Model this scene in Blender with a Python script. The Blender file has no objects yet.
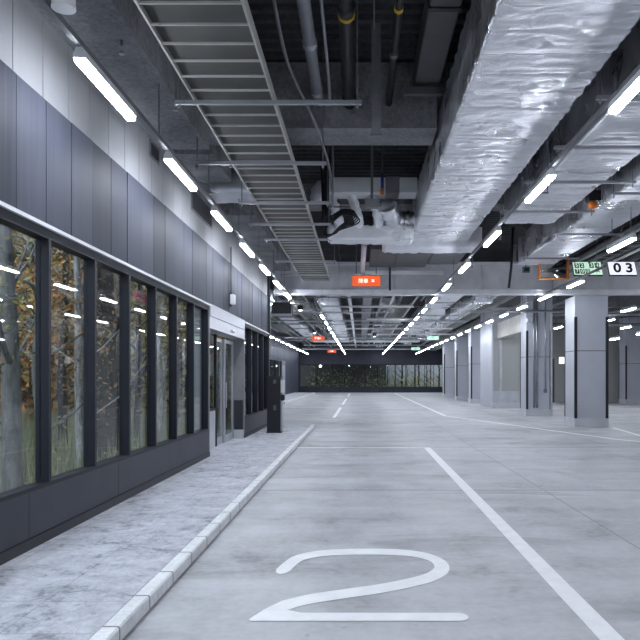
import bpy, math, random
from mathutils import Vector, Matrix, noise
C = bpy.context.scene.collection
S = bpy.context.scene
PI = math.pi

# ------------------------------------------------------------------ camera, world, exposure
EYE = 1.6
cd = bpy.data.cameras.new('camera')
cam = bpy.data.objects.new('camera', cd); C.objects.link(cam)
cam.location = (0, 0, EYE); cam.rotation_euler = (PI/2, 0, 0)
cd.sensor_width = 36; cd.sensor_fit = 'HORIZONTAL'
cd.lens = 36*700/640
cd.shift_x = -40/640; cd.shift_y = 58/640
cd.clip_end = 400; cd.clip_start = 0.05
S.camera = cam
S.view_settings.view_transform = 'Standard'; S.view_settings.look = 'None'
S.view_settings.gamma = 1; S.view_settings.use_curve_mapping = False
S.view_settings.exposure = 1.0
LAMP = 44.0
W = bpy.data.worlds.new('sky'); S.world = W; W.use_nodes = True
W.node_tree.nodes['Background'].inputs[0].default_value = (0.78, 0.86, 1.0, 1)
W.node_tree.nodes['Background'].inputs[1].default_value = 2.4

# ------------------------------------------------------------------ materials
class NT:
    def __init__(s, name):
        s.m = bpy.data.materials.new(name); s.m.use_nodes = True
        s.t = s.m.node_tree; s.n = s.t.nodes; s.b = s.n['Principled BSDF']; s.out = s.n['Material Output']
        s._c = None
    def node(s, kind, **kw):
        x = s.n.new(kind)
        for k, v in kw.items(): setattr(x, k, v)
        return x
    def link(s, a, b): s.t.links.new(a, b)
    def coord(s, scale=(1, 1, 1)):
        if s._c is None: s._c = s.node('ShaderNodeNewGeometry')
        mp = s.node('ShaderNodeMapping'); mp.inputs['Scale'].default_value = scale
        s.link(s._c.outputs['Position'], mp.inputs['Vector']); return mp.outputs[0]
    def noise(s, scale, vec, detail=4, rough=.55, dist=0):
        x = s.node('ShaderNodeTexNoise'); x.inputs['Scale'].default_value = scale
        x.inputs['Detail'].default_value = detail; x.inputs['Roughness'].default_value = rough
        x.inputs['Distortion'].default_value = dist
        s.link(vec, x.inputs['Vector']); return x.outputs['Fac']
    def ramp(s, fac, stops):
        x = s.node('ShaderNodeValToRGB'); e = x.color_ramp.elements
        while len(e) < len(stops): e.new(.5)
        for i, (p, c) in enumerate(stops):
            e[i].position = p; e[i].color = (c[0], c[1], c[2], 1) if not isinstance(c, (int, float)) else (c, c, c, 1)
        s.link(fac, x.inputs[0]); return x.outputs[0]
    def math(s, op, a, b=None, c=None):
        x = s.node('ShaderNodeMath', operation=op)
        for i, v in enumerate((a, b, c)):
            if v is None: continue
            if isinstance(v, (int, float)): x.inputs[i].default_value = v
            else: s.link(v, x.inputs[i])
        return x.outputs[0]
    def mix(s, fac, a, b, mode='MIX'):
        x = s.node('ShaderNodeMix', data_type='RGBA', blend_type=mode)
        for sock, v in ((x.inputs[0], fac), (x.inputs[6], a), (x.inputs[7], b)):
            if isinstance(v, (int, float)): sock.default_value = v
            elif isinstance(v, tuple): sock.default_value = (*v[:3], 1)
            else: s.link(v, sock)
        return x.outputs[2]
    def sep(s):
        if s._c is None: s._c = s.node('ShaderNodeNewGeometry')
        x = s.node('ShaderNodeSeparateXYZ'); s.link(s._c.outputs['Position'], x.inputs[0]); return x.outputs
    def bump(s, h, strength=.3, dist=.02):
        x = s.node('ShaderNodeBump'); x.inputs['Strength'].default_value = strength; x.inputs['Distance'].default_value = dist
        s.link(h, x.inputs['Height']); s.link(x.outputs[0], s.b.inputs['Normal'])
    def base(s, v):
        if isinstance(v, tuple): s.b.inputs['Base Color'].default_value = (*v, 1)
        else: s.link(v, s.b.inputs['Base Color'])
        return s
    def set(s, rough=.5, metal=0, spec=None):
        s.b.inputs['Roughness'].default_value = rough; s.b.inputs['Metallic'].default_value = metal
        if spec is not None: s.b.inputs['Specular IOR Level'].default_value = spec
        return s

def plain(name, col, rough=.5, metal=0, var=.12, scale=3.0):
    t = NT(name)
    f = t.noise(scale, t.coord())
    a = tuple(c*(1-var) for c in col); b = tuple(min(1, c*(1+var)) for c in col)
    t.base(t.ramp(f, [(.3, a), (.7, b)])).set(rough, metal); return t.m

def emit(name, col, strength):
    t = NT(name); t.base(tuple(col))
    t.b.inputs['Emission Color'].default_value = (*col, 1); t.b.inputs['Emission Strength'].default_value = strength
    t.set(.4); return t.m

M = {}
def mk_floor():
    t = NT('polished_concrete_floor'); x, y, z = t.sep()
    big = t.noise(.35, t.coord(), 5, .6); mid = t.noise(1.6, t.coord((1, .7, 1)), 6, .62, .6); fine = t.noise(14, t.coord(), 3)
    streak = t.noise(.9, t.coord((.25, 1.6, 1)), 5, .6)
    v = t.math('ADD', t.math('MULTIPLY', big, .30), t.math('ADD', t.math('MULTIPLY', mid, .34), t.math('ADD', t.math('MULTIPLY', fine, .12), t.math('MULTIPLY', streak, .24))))
    col = t.ramp(v, [(.39, (.22, .226, .24)), (.46, (.40, .41, .43)), (.53, (.50, .51, .535)), (.63, (.61, .62, .65))])
    # saw-cut joints
    def joint(c, at, w):
        return t.math('LESS_THAN', t.math('ABSOLUTE', t.math('SUBTRACT', c, at)), w)
    j = None
    jy = t.math('ABSOLUTE', t.math('SUBTRACT', t.math('MODULO', t.math('ADD', y, 62-9.95), 6.2), 0.0))
    j = t.math('LESS_THAN', jy, .07)
    for c, at in ((x, 2.62), (x, 5.9)):
        j = t.math('MAXIMUM', j, joint(c, at, .012))
    stain = t.ramp(t.noise(.8, t.coord((.5, 1.5, 1)), 4, .6, .8), [(.56, 0), (.68, 1)])
    col = t.mix(t.math('MULTIPLY', stain, .42), col, (.16, .165, .175))
    spots = t.ramp(t.noise(7, t.coord(), 2), [(.70, 0), (.76, 1)])
    col = t.mix(t.math('MULTIPLY', spots, .35), col, (.15, .155, .16))
    col = t.mix(t.math('MULTIPLY', j, .5), col, (.13, .13, .14))
    t.base(col); t.link(t.ramp(mid, [(.3, .42), (.7, .60)]), t.b.inputs['Roughness'])
    t.bump(t.noise(9, t.coord(), 5), .06, .01); return t.m
def mk_slate():
    t = NT('slate_paving_tile'); x, y, z = t.sep()
    a = t.noise(2.2, t.coord(), 6, .62, 1.2); b = t.noise(11, t.coord((1, .8, 1)), 4, .6, 1.0)
    v = t.math('ADD', t.math('MULTIPLY', a, .6), t.math('MULTIPLY', b, .4))
    col = t.ramp(v, [(.38, (.19, .195, .23)), (.46, (.42, .43, .48)), (.58, (.56, .57, .62)), (.68, (.66, .67, .72))])
    vein = t.ramp(t.noise(4.5, t.coord((1, 1, 1)), 5, .7, 2.5), [(.47, 0), (.495, 1), (.52, 0)])
    col = t.mix(t.math('MULTIPLY', vein, .35), col, (.13, .13, .15))
    jy = t.math('LESS_THAN', t.math('MODULO', t.math('ADD', y, 60.1), .6), .008)
    jx = t.math('LESS_THAN', t.math('MODULO', t.math('ADD', x, 60.2), .66), .006)
    col = t.mix(t.math('MULTIPLY', t.math('MAXIMUM', jx, jy), .6), col, (.08, .08, .09))
    t.base(col).set(.5); t.bump(v, .35, .01); return t.m
def mk_kerb():
    t = NT('granite_kerb'); x, y, z = t.sep()
    f = t.noise(30, t.coord(), 4); g = t.noise(3, t.coord(), 3)
    col = t.ramp(t.math('ADD', t.math('MULTIPLY', f, .5), t.math('MULTIPLY', g, .5)), [(.35, (.62, .63, .65)), (.65, (.86, .87, .89))])
    j = t.math('LESS_THAN', t.math('MODULO', t.math('ADD', y, 60.0), .6), .022)
    col = t.mix(t.math('MULTIPLY', j, .85), col, (.12, .12, .13)); t.base(col).set(.6); t.bump(f, .3, .004); return t.m
def mk_cladding(name, lo, hi, rough, metal, pitch, axis, streak=1.0):
    t = NT(name); s = t.sep(); c = s[axis]
    idx = t.math('FLOOR', t.math('DIVIDE', t.math('ADD', c, 100.52), pitch))
    wn = t.node('ShaderNodeTexWhiteNoise', noise_dimensions='1D'); t.link(idx, wn.inputs['W'])
    sc = (1, 14, .35) if axis == 1 else (14, 1, .35)
    st = t.noise(1.0, t.coord(sc), 5, .6)
    v = t.math('ADD', t.math('MULTIPLY', wn.outputs[0], .22), t.math('MULTIPLY', st, .78*streak))
    t.base(t.ramp(v, [(.28, lo), (.68, hi)])).set(rough, metal)
    t.link(t.ramp(st, [(.3, rough-.08), (.7, rough+.1)]), t.b.inputs['Roughness'])
    return t.m
def mk_foil(name, metal):
    t = NT(name)
    def ridged(scale, vec, detail=3):
        x = t.node('ShaderNodeTexNoise', noise_type='RIDGED_MULTIFRACTAL', normalize=True); x.inputs['Scale'].default_value = scale
        x.inputs['Detail'].default_value = detail; x.inputs['Distortion'].default_value = .6; t.link(vec, x.inputs['Vector']); return x.outputs['Fac']
    big = t.noise(2.2, t.coord((.6, 1.4, 1.1)), 4, .6, .8)
    cre = ridged(2.0, t.coord((.30, 2.0, 1.5)), 2); cre2 = ridged(4.2, t.coord((1, 1.1, 1.0)), 2); fine = t.noise(26, t.coord((.8, 1.2, 1)), 3, .6, 1.0)
    patch = t.ramp(t.noise(1.1, t.coord(), 2), [(.40, .15), (.62, 1)])
    vo = t.node('ShaderNodeTexVoronoi', feature='F1'); vo.inputs['Scale'].default_value = 3.1; vo.inputs['Randomness'].default_value = .45
    t.link(t.coord(), vo.inputs['Vector']); pin = t.ramp(vo.outputs['Distance'], [(0, 0), (.10, .55), (.45, 1)])
    x, y, z = t.sep(); fr = t.math('ABSOLUTE', t.math('SUBTRACT', t.math('FRACT', t.math('DIVIDE', y, .92)), .5))
    seam = t.ramp(fr, [(0, 0), (.02, 1)])
    h = t.math('ADD', t.math('MULTIPLY', big, .35), t.math('ADD', t.math('MULTIPLY', cre, .20), t.math('ADD', t.math('MULTIPLY', t.math('MULTIPLY', cre2, patch), .34), t.math('MULTIPLY', fine, .05))))
    h = t.math('ADD', h, t.math('ADD', t.math('MULTIPLY', pin, .22), t.math('MULTIPLY', seam, .14)))
    t.bump(h, 1.0, .085)
    dark = t.ramp(cre2, [(.55, 0), (.85, .35)])  # base colour darkened along creases to stand in for their shade
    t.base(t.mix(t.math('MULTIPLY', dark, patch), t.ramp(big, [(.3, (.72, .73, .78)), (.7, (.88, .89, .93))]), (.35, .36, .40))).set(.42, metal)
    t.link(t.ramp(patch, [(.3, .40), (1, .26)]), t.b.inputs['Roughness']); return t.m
def mk_concrete(name, lo, hi, bs=.5):
    t = NT(name); a = t.noise(1.2, t.coord(), 6, .6, .4); b = t.noise(16, t.coord(), 5, .7)
    v = t.math('ADD', t.math('MULTIPLY', a, .55), t.math('MULTIPLY', b, .45))
    t.base(t.ramp(v, [(.36, lo), (.62, hi)])).set(.9); t.bump(b, bs, .03); return t.m
def mk_glass():
    t = NT('clear_window_glass')
    tr = t.node('ShaderNodeBsdfTransparent'); tr.inputs[0].default_value = (.90, .93, .92, 1)
    gl = t.node('ShaderNodeBsdfGlossy'); gl.inputs['Roughness'].default_value = .015
    fr = t.node('ShaderNodeFresnel'); gi = t.node('ShaderNodeNewGeometry'); t.link(t.math('ADD', t.math('MULTIPLY', gi.outputs['Backfacing'], 1/1.3-1.3), 1.3), fr.inputs['IOR'])
    mx = t.node('ShaderNodeMixShader')
    t.link(fr.outputs[0], mx.inputs[0]); t.link(tr.outputs[0], mx.inputs[1]); t.link(gl.outputs[0], mx.inputs[2])
    t.link(mx.outputs[0], t.out.inputs['Surface']); return t.m
def mk_leaf(name, cols):
    t = NT(name); gi = t.node('ShaderNodeNewGeometry')
    t.base(t.ramp(gi.outputs['Random Per Island'], [(i/(len(cols)-1), c) for i, c in enumerate(cols)])).set(.6)
    t.b.inputs['Subsurface Weight'].default_value = 0
    return t.m
def mk_bark(name, lo, hi):
    t = NT(name); f = t.noise(3, t.coord((4, 4, 1.2)), 5, .65, .5); t.base(t.ramp(f, [(.35, lo), (.65, hi)])).set(.9)
    t.bump(f, .6, .02); return t.m

M['floor'] = mk_floor(); M['slate'] = mk_slate(); M['kerb'] = mk_kerb()
M['clad'] = mk_cladding('dark_zinc_cladding', (.020, .023, .036), (.066, .072, .100), .58, .0, .56, 1); M['clad'].node_tree.nodes['Principled BSDF'].inputs['Specular IOR Level'].default_value = .16
M['clad_x'] = mk_cladding('dark_zinc_cladding_end', (.018, .020, .034), (.034, .037, .058), .5, .2, .9, 0)
M['pale'] = mk_cladding('pale_wall_panel', (.29, .295, .31), (.32, .325, .34), .75, .0, .56, 1, .3)
M['stripe_y'] = mk_cladding('striped_pier_panel', (.38, .39, .38), (.56, .57, .56), .6, .0, .42, 0, .4)
M['foil'] = mk_foil('foil_wrapped_insulation', .95); M['foilsoft'] = mk_foil('pale_foil_wrap', .25)
M['deck'] = mk_concrete('dark_sprayed_deck', (.020, .021, .025), (.055, .057, .064))
M['beamc'] = mk_concrete('sprayed_concrete', (.11, .112, .122), (.30, .305, .32), .7)
M['glass'] = mk_glass()
M['frame'] = plain('anthracite_frame', (.011, .012, .020), .5, 0); M['frame'].node_tree.nodes['Principled BSDF'].inputs['Specular IOR Level'].default_value = .25
M['sill'] = plain('anthracite_sill_panel', (.030, .033, .048), .5, .1, .18, 2)
M['black'] = plain('black_coating', (.008, .009, .014), .35, 0)
M['blackm'] = plain('matt_black', (.02, .021, .028), .55, 0)
M['galv'] = plain('galvanised_steel', (.36, .37, .40), .38, .6)
M['galvd'] = plain('dull_galvanised_steel', (.17, .175, .19), .5, .4)
M['tray'] = plain('grey_tray_steel', (.40, .40, .385), .5, .15)
M['traysheet'] = plain('tray_cover_sheet', (.062, .063, .060), .6, .0, .2, 1.5)
M['white'] = plain('white_paint', (.72, .73, .75), .45, 0, .05)
M['line'] = plain('white_road_paint', (.90, .91, .93), .5, 0, .06, 6)
M['beamw'] = plain('pale_grey_beam', (.74, .75, .79), .5, 0, .1)
M['beamweb'] = plain('grey_beam_web', (.58, .59, .63), .5, 0, .1)
M['col'] = plain('grey_column_panel', (.50, .52, .58), .5, .08, .06, 1)
M['plinth'] = plain('column_plinth', (.58, .59, .63), .5, .1, .08)
M['cream'] = plain('cream_soffit_board', (.50, .49, .45), .7)
M['silver'] = plain('brushed_silver', (.46, .47, .52), .35, .5, .06)
M['ltgrey'] = plain('light_grey_panel', (.5, .52, .56), .4, .1)
M['dkboard'] = plain('dark_grey_board', (.10, .10, .105), .75)
M['midgrey'] = plain('mid_grey_metal', (.22, .225, .24), .5, .3)
M['pipegrey'] = plain('grey_conduit', (.30, .31, .34), .35, .4)
M['yellow'] = plain('yellow_band', (.75, .48, .03), .5)
M['orange'] = plain('orange_plastic', (.85, .22, .02), .45)
M['orangef'] = plain('orange_frame', (.62, .20, .04), .5)
M['blue'] = plain('blue_sleeve', (.03, .05, .30), .5)
M['pink'] = plain('pale_pink_pipe', (.72, .62, .68), .5)
M['teal'] = plain('teal_box', (.10, .20, .21), .5)
M['lamp'] = emit('lamp_diffuser', (.85, .905, 1.0), LAMP)
M['red_glow'] = emit('orange_sign_face', (1.0, .13, .025), .28)
M['sign_white'] = emit('lit_white', (1, .97, .95), .62)
M['green_glow'] = emit('green_sign_face', (.58, .80, .66), .45)
M['white_glow'] = emit('white_sign_face', (.80, .82, .90), .5)
M['exit_glow'] = emit('exit_sign_face', (.45, .85, .62), .45)
M['spot'] = emit('spot_face', (.9, .95, 1), 3)
t = NT('mirror_surface'); t.base((.55, .55, .55)).set(.06, 1.0); M['mirror'] = t.m
M['bark_d'] = mk_bark('dark_bark', (.012, .011, .010), (.05, .045, .042))
M['bark_g'] = mk_bark('grey_bark', (.09, .09, .09), (.22, .22, .22))
M['birch'] = mk_bark('birch_bark', (.16, .16, .16), (.55, .55, .56))
M['leaf_o'] = mk_leaf('autumn_orange_leaves', [(.32, .10, .02), (.45, .18, .03), (.50, .28, .06), (.20, .16, .05)])
M['leaf_y'] = mk_leaf('autumn_yellow_leaves', [(.35, .26, .05), (.42, .33, .10), (.22, .22, .08), (.14, .17, .06)])
M['leaf_g'] = mk_leaf('dull_green_leaves', [(.08, .12, .05), (.14, .18, .08), (.22, .24, .12), (.05, .07, .04)])
M['leaf_r'] = mk_leaf('rust_leaves', [(.16, .10, .05), (.28, .17, .08), (.32, .26, .18), (.10, .08, .06)])
M['grass'] = mk_leaf('pale_green_grass', [(.16, .19, .09), (.25, .28, .14), (.33, .34, .20), (.12, .15, .07)])
M['soil'] = mk_concrete('forest_soil', (.06, .07, .04), (.16, .17, .10))
M['red'] = plain('red_panel', (.5, .03, .05), .4)

# ------------------------------------------------------------------ mesh helpers
class MB:
    def __init__(s): s.v = []; s.f = []
    def add(s, vs, fs):
        n = len(s.v); s.v += [tuple(p) for p in vs]; s.f += [tuple(i+n for i in f) for f in fs]; return s
    def box(s, x0, x1, y0, y1, z0, z1):
        return s.add([(x0,y0,z0),(x1,y0,z0),(x1,y1,z0),(x0,y1,z0),(x0,y0,z1),(x1,y0,z1),(x1,y1,z1),(x0,y1,z1)],
                     [(3,2,1,0),(4,5,6,7),(0,1,5,4),(1,2,6,5),(2,3,7,6),(3,0,4,7)])
    def bbox(s, x0, x1, y0, y1, z0, z1, b=.01):
        # box with chamfered long edges (profile in xz swept along y)
        pr = [(x0+b,z0),(x1-b,z0),(x1,z0+b),(x1,z1-b),(x1-b,z1),(x0+b,z1),(x0,z1-b),(x0,z0+b)]
        return s.prism_y(pr, y0, y1)
    def prism_y(s, pr, y0, y1):
        n = len(pr); vs = [(x,y0,z) for x,z in pr]+[(x,y1,z) for x,z in pr]
        fs = [tuple(range(n)), tuple(range(2*n-1, n-1, -1))]+[(i,i+n,(i+1)%n+n,(i+1)%n) for i in range(n)]
        return s.add(vs, fs)
    def prism_x(s, pr, x0, x1):
        n = len(pr); vs = [(x0,y,z) for y,z in pr]+[(x1,y,z) for y,z in pr]
        fs = [tuple(range(n-1,-1,-1)), tuple(range(n, 2*n))]+[(i,(i+1)%n,(i+1)%n+n,i+n) for i in range(n)]
        return s.add(vs, fs)
    def prism_z(s, pr, z0, z1):
        n = len(pr); vs = [(x,y,z0) for x,y in pr]+[(x,y,z1) for x,y in pr]
        fs = [tuple(range(n-1,-1,-1)), tuple(range(n, 2*n))]+[(i,(i+1)%n,(i+1)%n+n,i+n) for i in range(n)]
        return s.add(vs, fs)
    def tube(s, pts, r, n=10, caps=True):
        pts = [Vector(p) for p in pts]; k = len(pts)
        rs = r if isinstance(r, (list, tuple)) else [r]*k
        up = Vector((0,0,1)); vs = []; prev = None
        for i, p in enumerate(pts):
            d = (pts[min(i+1,k-1)]-pts[max(i-1,0)]).normalized()
            if prev is None:
                a = d.cross(up if abs(d.z) < .9 else Vector((1,0,0))).normalized()
            else:
                a = (prev - d*prev.dot(d)).normalized()
            prev = a; b = d.cross(a)
            for j in range(n):
                t_ = 2*PI*j/n; vs.append(p+(a*math.cos(t_)+b*math.sin(t_))*rs[i])
        fs = []
        for i in range(k-1):
            for j in range(n):
                fs.append((i*n+j, i*n+(j+1)%n, (i+1)*n+(j+1)%n, (i+1)*n+j))
        if caps: fs.append(tuple(range(n-1,-1,-1))); fs.append(tuple((k-1)*n+j for j in range(n)))
        return s.add(vs, fs)
    def ball(s, c, r, n=12, m=8, sz=1):
        vs = [(c[0],c[1],c[2]-r*sz)]
        for i in range(1, m):
            a = PI*i/m
            for j in range(n):
                b = 2*PI*j/n; vs.append((c[0]+r*math.sin(a)*math.cos(b), c[1]+r*math.sin(a)*math.sin(b), c[2]-r*sz*math.cos(a)))
        vs.append((c[0],c[1],c[2]+r*sz)); L = len(vs)-1; fs = []
        for j in range(n): fs.append((0, 1+(j+1)%n, 1+j)); fs.append((L, 1+(m-2)*n+j, 1+(m-2)*n+(j+1)%n))
        for i in range(m-2):
            for j in range(n): fs.append((1+i*n+j, 1+i*n+(j+1)%n, 1+(i+1)*n+(j+1)%n, 1+(i+1)*n+j))
        return s.add(vs, fs)

def tag(o, label, cat, group=None, kind=None):
    o['label'] = label; o['category'] = cat
    if group: o['group'] = group
    if kind: o['kind'] = kind
    return o
def obj(name, mb, mat, parent=None, smooth=False, bevel=0):
    me = bpy.data.meshes.new(name); off = Vector((0,0,0))
    if parent is None and mb.v:
        xs, ys, zs = zip(*mb.v); off = Vector(((min(xs)+max(xs))/2, (min(ys)+max(ys))/2, min(zs)))
    elif parent is not None: off = wpos(parent)
    me.from_pydata([(p[0]-off.x, p[1]-off.y, p[2]-off.z) for p in mb.v], [], mb.f); me.update()
    me.materials.append(M[mat] if isinstance(mat, str) else mat)
    if smooth: me.polygons.foreach_set('use_smooth', [True]*len(me.polygons))
    o = bpy.data.objects.new(name, me); C.objects.link(o)
    if parent is not None: o.parent = parent
    else: o.location = off
    if bevel:
        b = o.modifiers.new('bevel', 'BEVEL'); b.width = bevel; b.segments = 2; b.limit_method = 'ANGLE'
    return o
def wpos(o):
    v = Vector(o.location)
    while o.parent is not None: o = o.parent; v += Vector(o.location)
    return v
def thing(name, label, cat, loc=(0,0,0), group=None, kind=None):
    o = bpy.data.objects.new(name, None); C.objects.link(o); o.location = loc; o.empty_display_size = .1
    return tag(o, label, cat, group, kind)
def dup(root, loc, label=None, group=None, rotz=0):
    r = root.copy(); C.objects.link(r); r.location = loc; r.rotation_euler = (0,0,rotz)
    if label: r['label'] = label
    if group: r['group'] = group
    for ch in list(root.children):
        c = ch.copy(); C.objects.link(c); c.parent = r
        for g in ch.children:
            d = g.copy(); C.objects.link(d); d.parent = c
    return r
UNITS = ['','first','second','third','fourth','fifth','sixth','seventh','eighth','ninth','tenth','eleventh','twelfth','thirteenth','fourteenth','fifteenth','sixteenth','seventeenth','eighteenth','nineteenth']
def ordw(n):
    if n < 20: return UNITS[n]
    tens = {2:'twent',3:'thirt',4:'fort',5:'fift'}[n//10]
    return tens+'ieth' if n % 10 == 0 else tens+'y-'+UNITS[n%10]
def struct(name, mb, mat, label, cat, **k):
    return tag(obj(name, mb, mat, **k), label, cat, kind='structure')
def text(name, s, mat, parent, size, mtx, depth=.004, bold=0.0, shear=0):
    cu = bpy.data.curves.new(name, 'FONT'); cu.body = s; cu.size = size; cu.align_x = 'CENTER'; cu.align_y = 'CENTER'
    cu.extrude = depth; cu.offset = bold; cu.shear = shear
    tmp = bpy.data.objects.new(name+'_tmp', cu); C.objects.link(tmp)
    dg = bpy.context.evaluated_depsgraph_get(); me = bpy.data.meshes.new_from_object(tmp.evaluated_get(dg))
    bpy.data.objects.remove(tmp); bpy.data.curves.remove(cu)
    me.materials.clear(); me.materials.append(M[mat])
    o = bpy.data.objects.new(name, me); C.objects.link(o); o.parent = parent; o.matrix_local = mtx
    return o

DECK = 6.2       # ceiling height
WX = -2.887      # face of the glass wall
rnd = random.Random(7)
Y0, YD0, YD1, YE = -12, 13.42, 17.45, 22.0   # glass wall: start, door, end

# ------------------------------------------------------------------ structure: floor, kerb, walls, ceiling
struct('floor', MB().box(-6.9, 24, -12, 77.3, -.2, 0), 'floor', 'pale polished concrete floor of the parking hall', 'floor')
struct('sidewalk', MB().box(WX-.3, -1.56, -12, 22.3, 0, .1), 'slate', 'raised grey slate-tiled walkway along the glass wall', 'walkway')
kb = MB()
kb.bbox(-1.56, -1.445, -12, 22.5, 0, .105, .012)
struct('kerb', kb, 'kerb', 'pale stone kerb edging the slate walkway', 'kerb')
struct('sidewalk', MB().box(-6.7, -4.72, 43, 72, 0, .12), 'slate', 'pale raised walkway in the far recess by the white door', 'walkway')
struct('kerb', MB().bbox(-4.72, -4.6, 43, 72, 0, .125, .012), 'kerb', 'pale kerb edging the far recess walkway', 'kerb')

# corrugated ceiling deck: ribs across the hall
cm = MB(); pr = []; y = -12.0
while y < 77.4:
    pr += [(y, DECK), (y+.10, DECK), (y+.14, DECK+.06), (y+.21, DECK+.06)]; y += .25
pr2 = pr+[(pr[-1][0], DECK+.3), (-12.0, DECK+.3)]
n = len(pr); vs = [(WX-.2, a, b) for a, b in pr]+[(24, a, b) for a, b in pr]
cm.add(vs, [(i, i+1, i+1+n, i+n) for i in range(n-1)])
cm.box(WX-.2, 24, -12, 77.4, DECK+.25, DECK+.4)
struct('ceiling', cm, 'deck', 'dark ribbed steel deck ceiling high above the services', 'ceiling')

struct('ceiling', MB().box(-6.9, WX-.2, YE, 77.4, DECK, DECK+.4), 'deck', 'dark ceiling slab over the far recess', 'ceiling')
# glass wall: sill panel, baseboard, ledges, cladding
Y0, YD0, YD1, YE = -12, 13.42, 17.45, 22.0
def yk(k): return 6.52+1.1317*k
wl = MB()
for a, b in ((Y0, YD0), (YD1, YE)):
    wl.box(WX-.12, WX-.012, a, b, .1, .615)
    y = a
    while y < b-.05:
        y2 = min(y+1.1317*2, b); wl.box(WX-.02, WX, y+.004, y2-.004, .2, .60); y = y2
struct('wall_left_base', wl, 'sill', 'anthracite panelled base below the tall windows', 'wall base')
bb = MB()
for a, b in ((Y0, YD0), (YD1, YE)): bb.box(WX-.05, WX+.012, a, b, .1, .19)
struct('baseboard_left', bb, 'blackm', 'black skirting strip along the foot of the glass wall', 'baseboard')
cl = MB(); y = -12.04; i = 0
while y < YE:
    y2 = y+.56; a = max(y, Y0)+.008; b = min(y2, YE)-.008
    if b > a: cl.box(WX-.06, WX+(.004 if i % 3 == 1 else 0), a, b, 3.02, 4.155)
    y = y2; i += 1
cl.box(WX-.2, WX-.058, Y0, YE, 2.98, 4.2)
struct('wall_left', cl, 'clad', 'dark zinc panel cladding band above the windows', 'wall')
wp = MB(); y = -12.04
while y < YE:
    a = max(y, Y0)+.006; b = min(y+.56, YE)-.006
    if b > a: wp.box(WX-.10, WX-.03, a, b, 4.16, 4.93)
    y += .56
wp.box(WX-.2, WX-.09, Y0, YE, 4.15, DECK)
struct('wall_left_upper', wp, 'pale', 'pale panel band lit by the lamps above the dark cladding', 'wall')
struct('trim_1', MB().box(WX-.1, WX+.035, Y0, YD0, 2.975, 3.008), 'white', 'thin white metal ledge above the window heads', 'trim')
struct('trim_2', MB().box(WX-.1, WX+.035, YD1, YE, 2.975, 3.008), 'white', 'thin white ledge above the narrow windows beyond the door', 'trim')
struct('trim_3', MB().box(WX-.3, WX+.03, YE, YE+.12, 0, DECK).box(WX-.02, WX+.08, YE-.14, YE, 3.0, 4.2), 'blackm', 'black corner post where the glass wall ends', 'trim')

def window(idx, ya, yb, x, z0, z1, label, mat='frame', depth=.075, axis='y', pane='glass'):
    """one glazed module in a wall facing +x (axis y) or -y (axis x)"""
    mid = (ya+yb)/2
    loc = (x, mid, z0) if axis == 'y' else (mid, x, z0)
    w_ = thing('window_%d' % idx, label, 'window', loc, kind='structure')
    f = MB(); g = MB(); e = .026
    def bx(mb, a, b, c, d, p, q):
        if axis == 'y': mb.box(c, d, a, b, p, q)
        else: mb.box(a, b, c, d, p, q)
    lo, hi = (x-depth-.05, x) if axis == 'y' else (x, x+depth+.05)
    bx(f, ya, ya+e, lo, hi, z0, z1); bx(f, yb-e, yb, lo, hi, z0, z1)
    bx(f, ya+e, yb-e, lo, hi, z1-.085, z1); bx(f, ya+e, yb-e, lo, hi, z0, z0+.035)
    obj('window_frame', f, mat, w_)
    if axis == 'y': g.box(x-depth-.012, x-depth, ya+e, yb-e, z0+.035, z1-.085)
    else: g.box(ya+e, yb-e, x+depth, x+depth+.012, z0+.035, z1-.085)
    obj('window_pane', g, pane, w_)
    return w_
wi = 1
for k in range(-4, 6):
    n = k+2
    lab = ('tall framed pane %s in the long glazed run, counted from the near edge' % ordw(n)) if n > 0 else 'tall dark-framed window pane of the long glazed run outside the view'
    if n > 0: lab = '%s tall window from the near end of the long glazed run' % ordw(n)
    w_ = window(wi, yk(k), yk(k+1), WX, .60, 2.975, lab)
    if n <= 0: w_['group'] = 'windows outside the view'
    wi += 1
for k in range(4):
    window(wi, YD1+.05+k*1.125, YD1+.05+(k+1)*1.125, WX, .60, 2.975, '%s narrow-looking window beyond the sliding door, counted from the door' % ordw(k+1)); wi += 1

# entrance with sliding door
struct('trim_4', MB().box(WX-.30, WX+.02, YD0, YD1, 2.80, 3.03).box(WX-.30, WX+.012, YD0, YD1, 2.56, 2.79), 'silver', 'silver header box above the recessed sliding door', 'trim')
sn = thing('door_sensor', 'small white motion sensor on the silver door header', 'sensor', (WX+.02, 15.7, 2.62))
obj('housing', MB().bbox(WX+.012, WX+.06, 15.6, 15.85, 2.62, 2.68, .012), 'white', sn)
obj('lens', MB().box(WX+.058, WX+.064, 15.66, 15.78, 2.632, 2.655), 'blackm', sn)
struct('trim_5', MB().box(-3.20, WX+.005, YD1-.01, YD1+.05, .1, 2.56).box(-3.20, WX+.005, YD0-.05, YD0+.01, .1, 2.975), 'midgrey', 'grey metal reveals each side of the sliding door', 'trim')
bxp = thing('door_control_box', 'low dark control box beside the sliding door reveal', 'control box', (-3.02, YD1-.05, .3))
obj('case', MB().box(-3.12, WX-.02, YD1-.10, YD1-.012, .32, 1.05), 'blackm', bxp); obj('plinth', MB().box(-3.13, WX-.01, YD1-.11, YD1-.012, .1, .32), 'ltgrey', bxp)
dr = thing('door_1', 'recessed automatic sliding glass door with silver frames', 'door', (-3.16, 16.3, .1), kind='structure')
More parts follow.
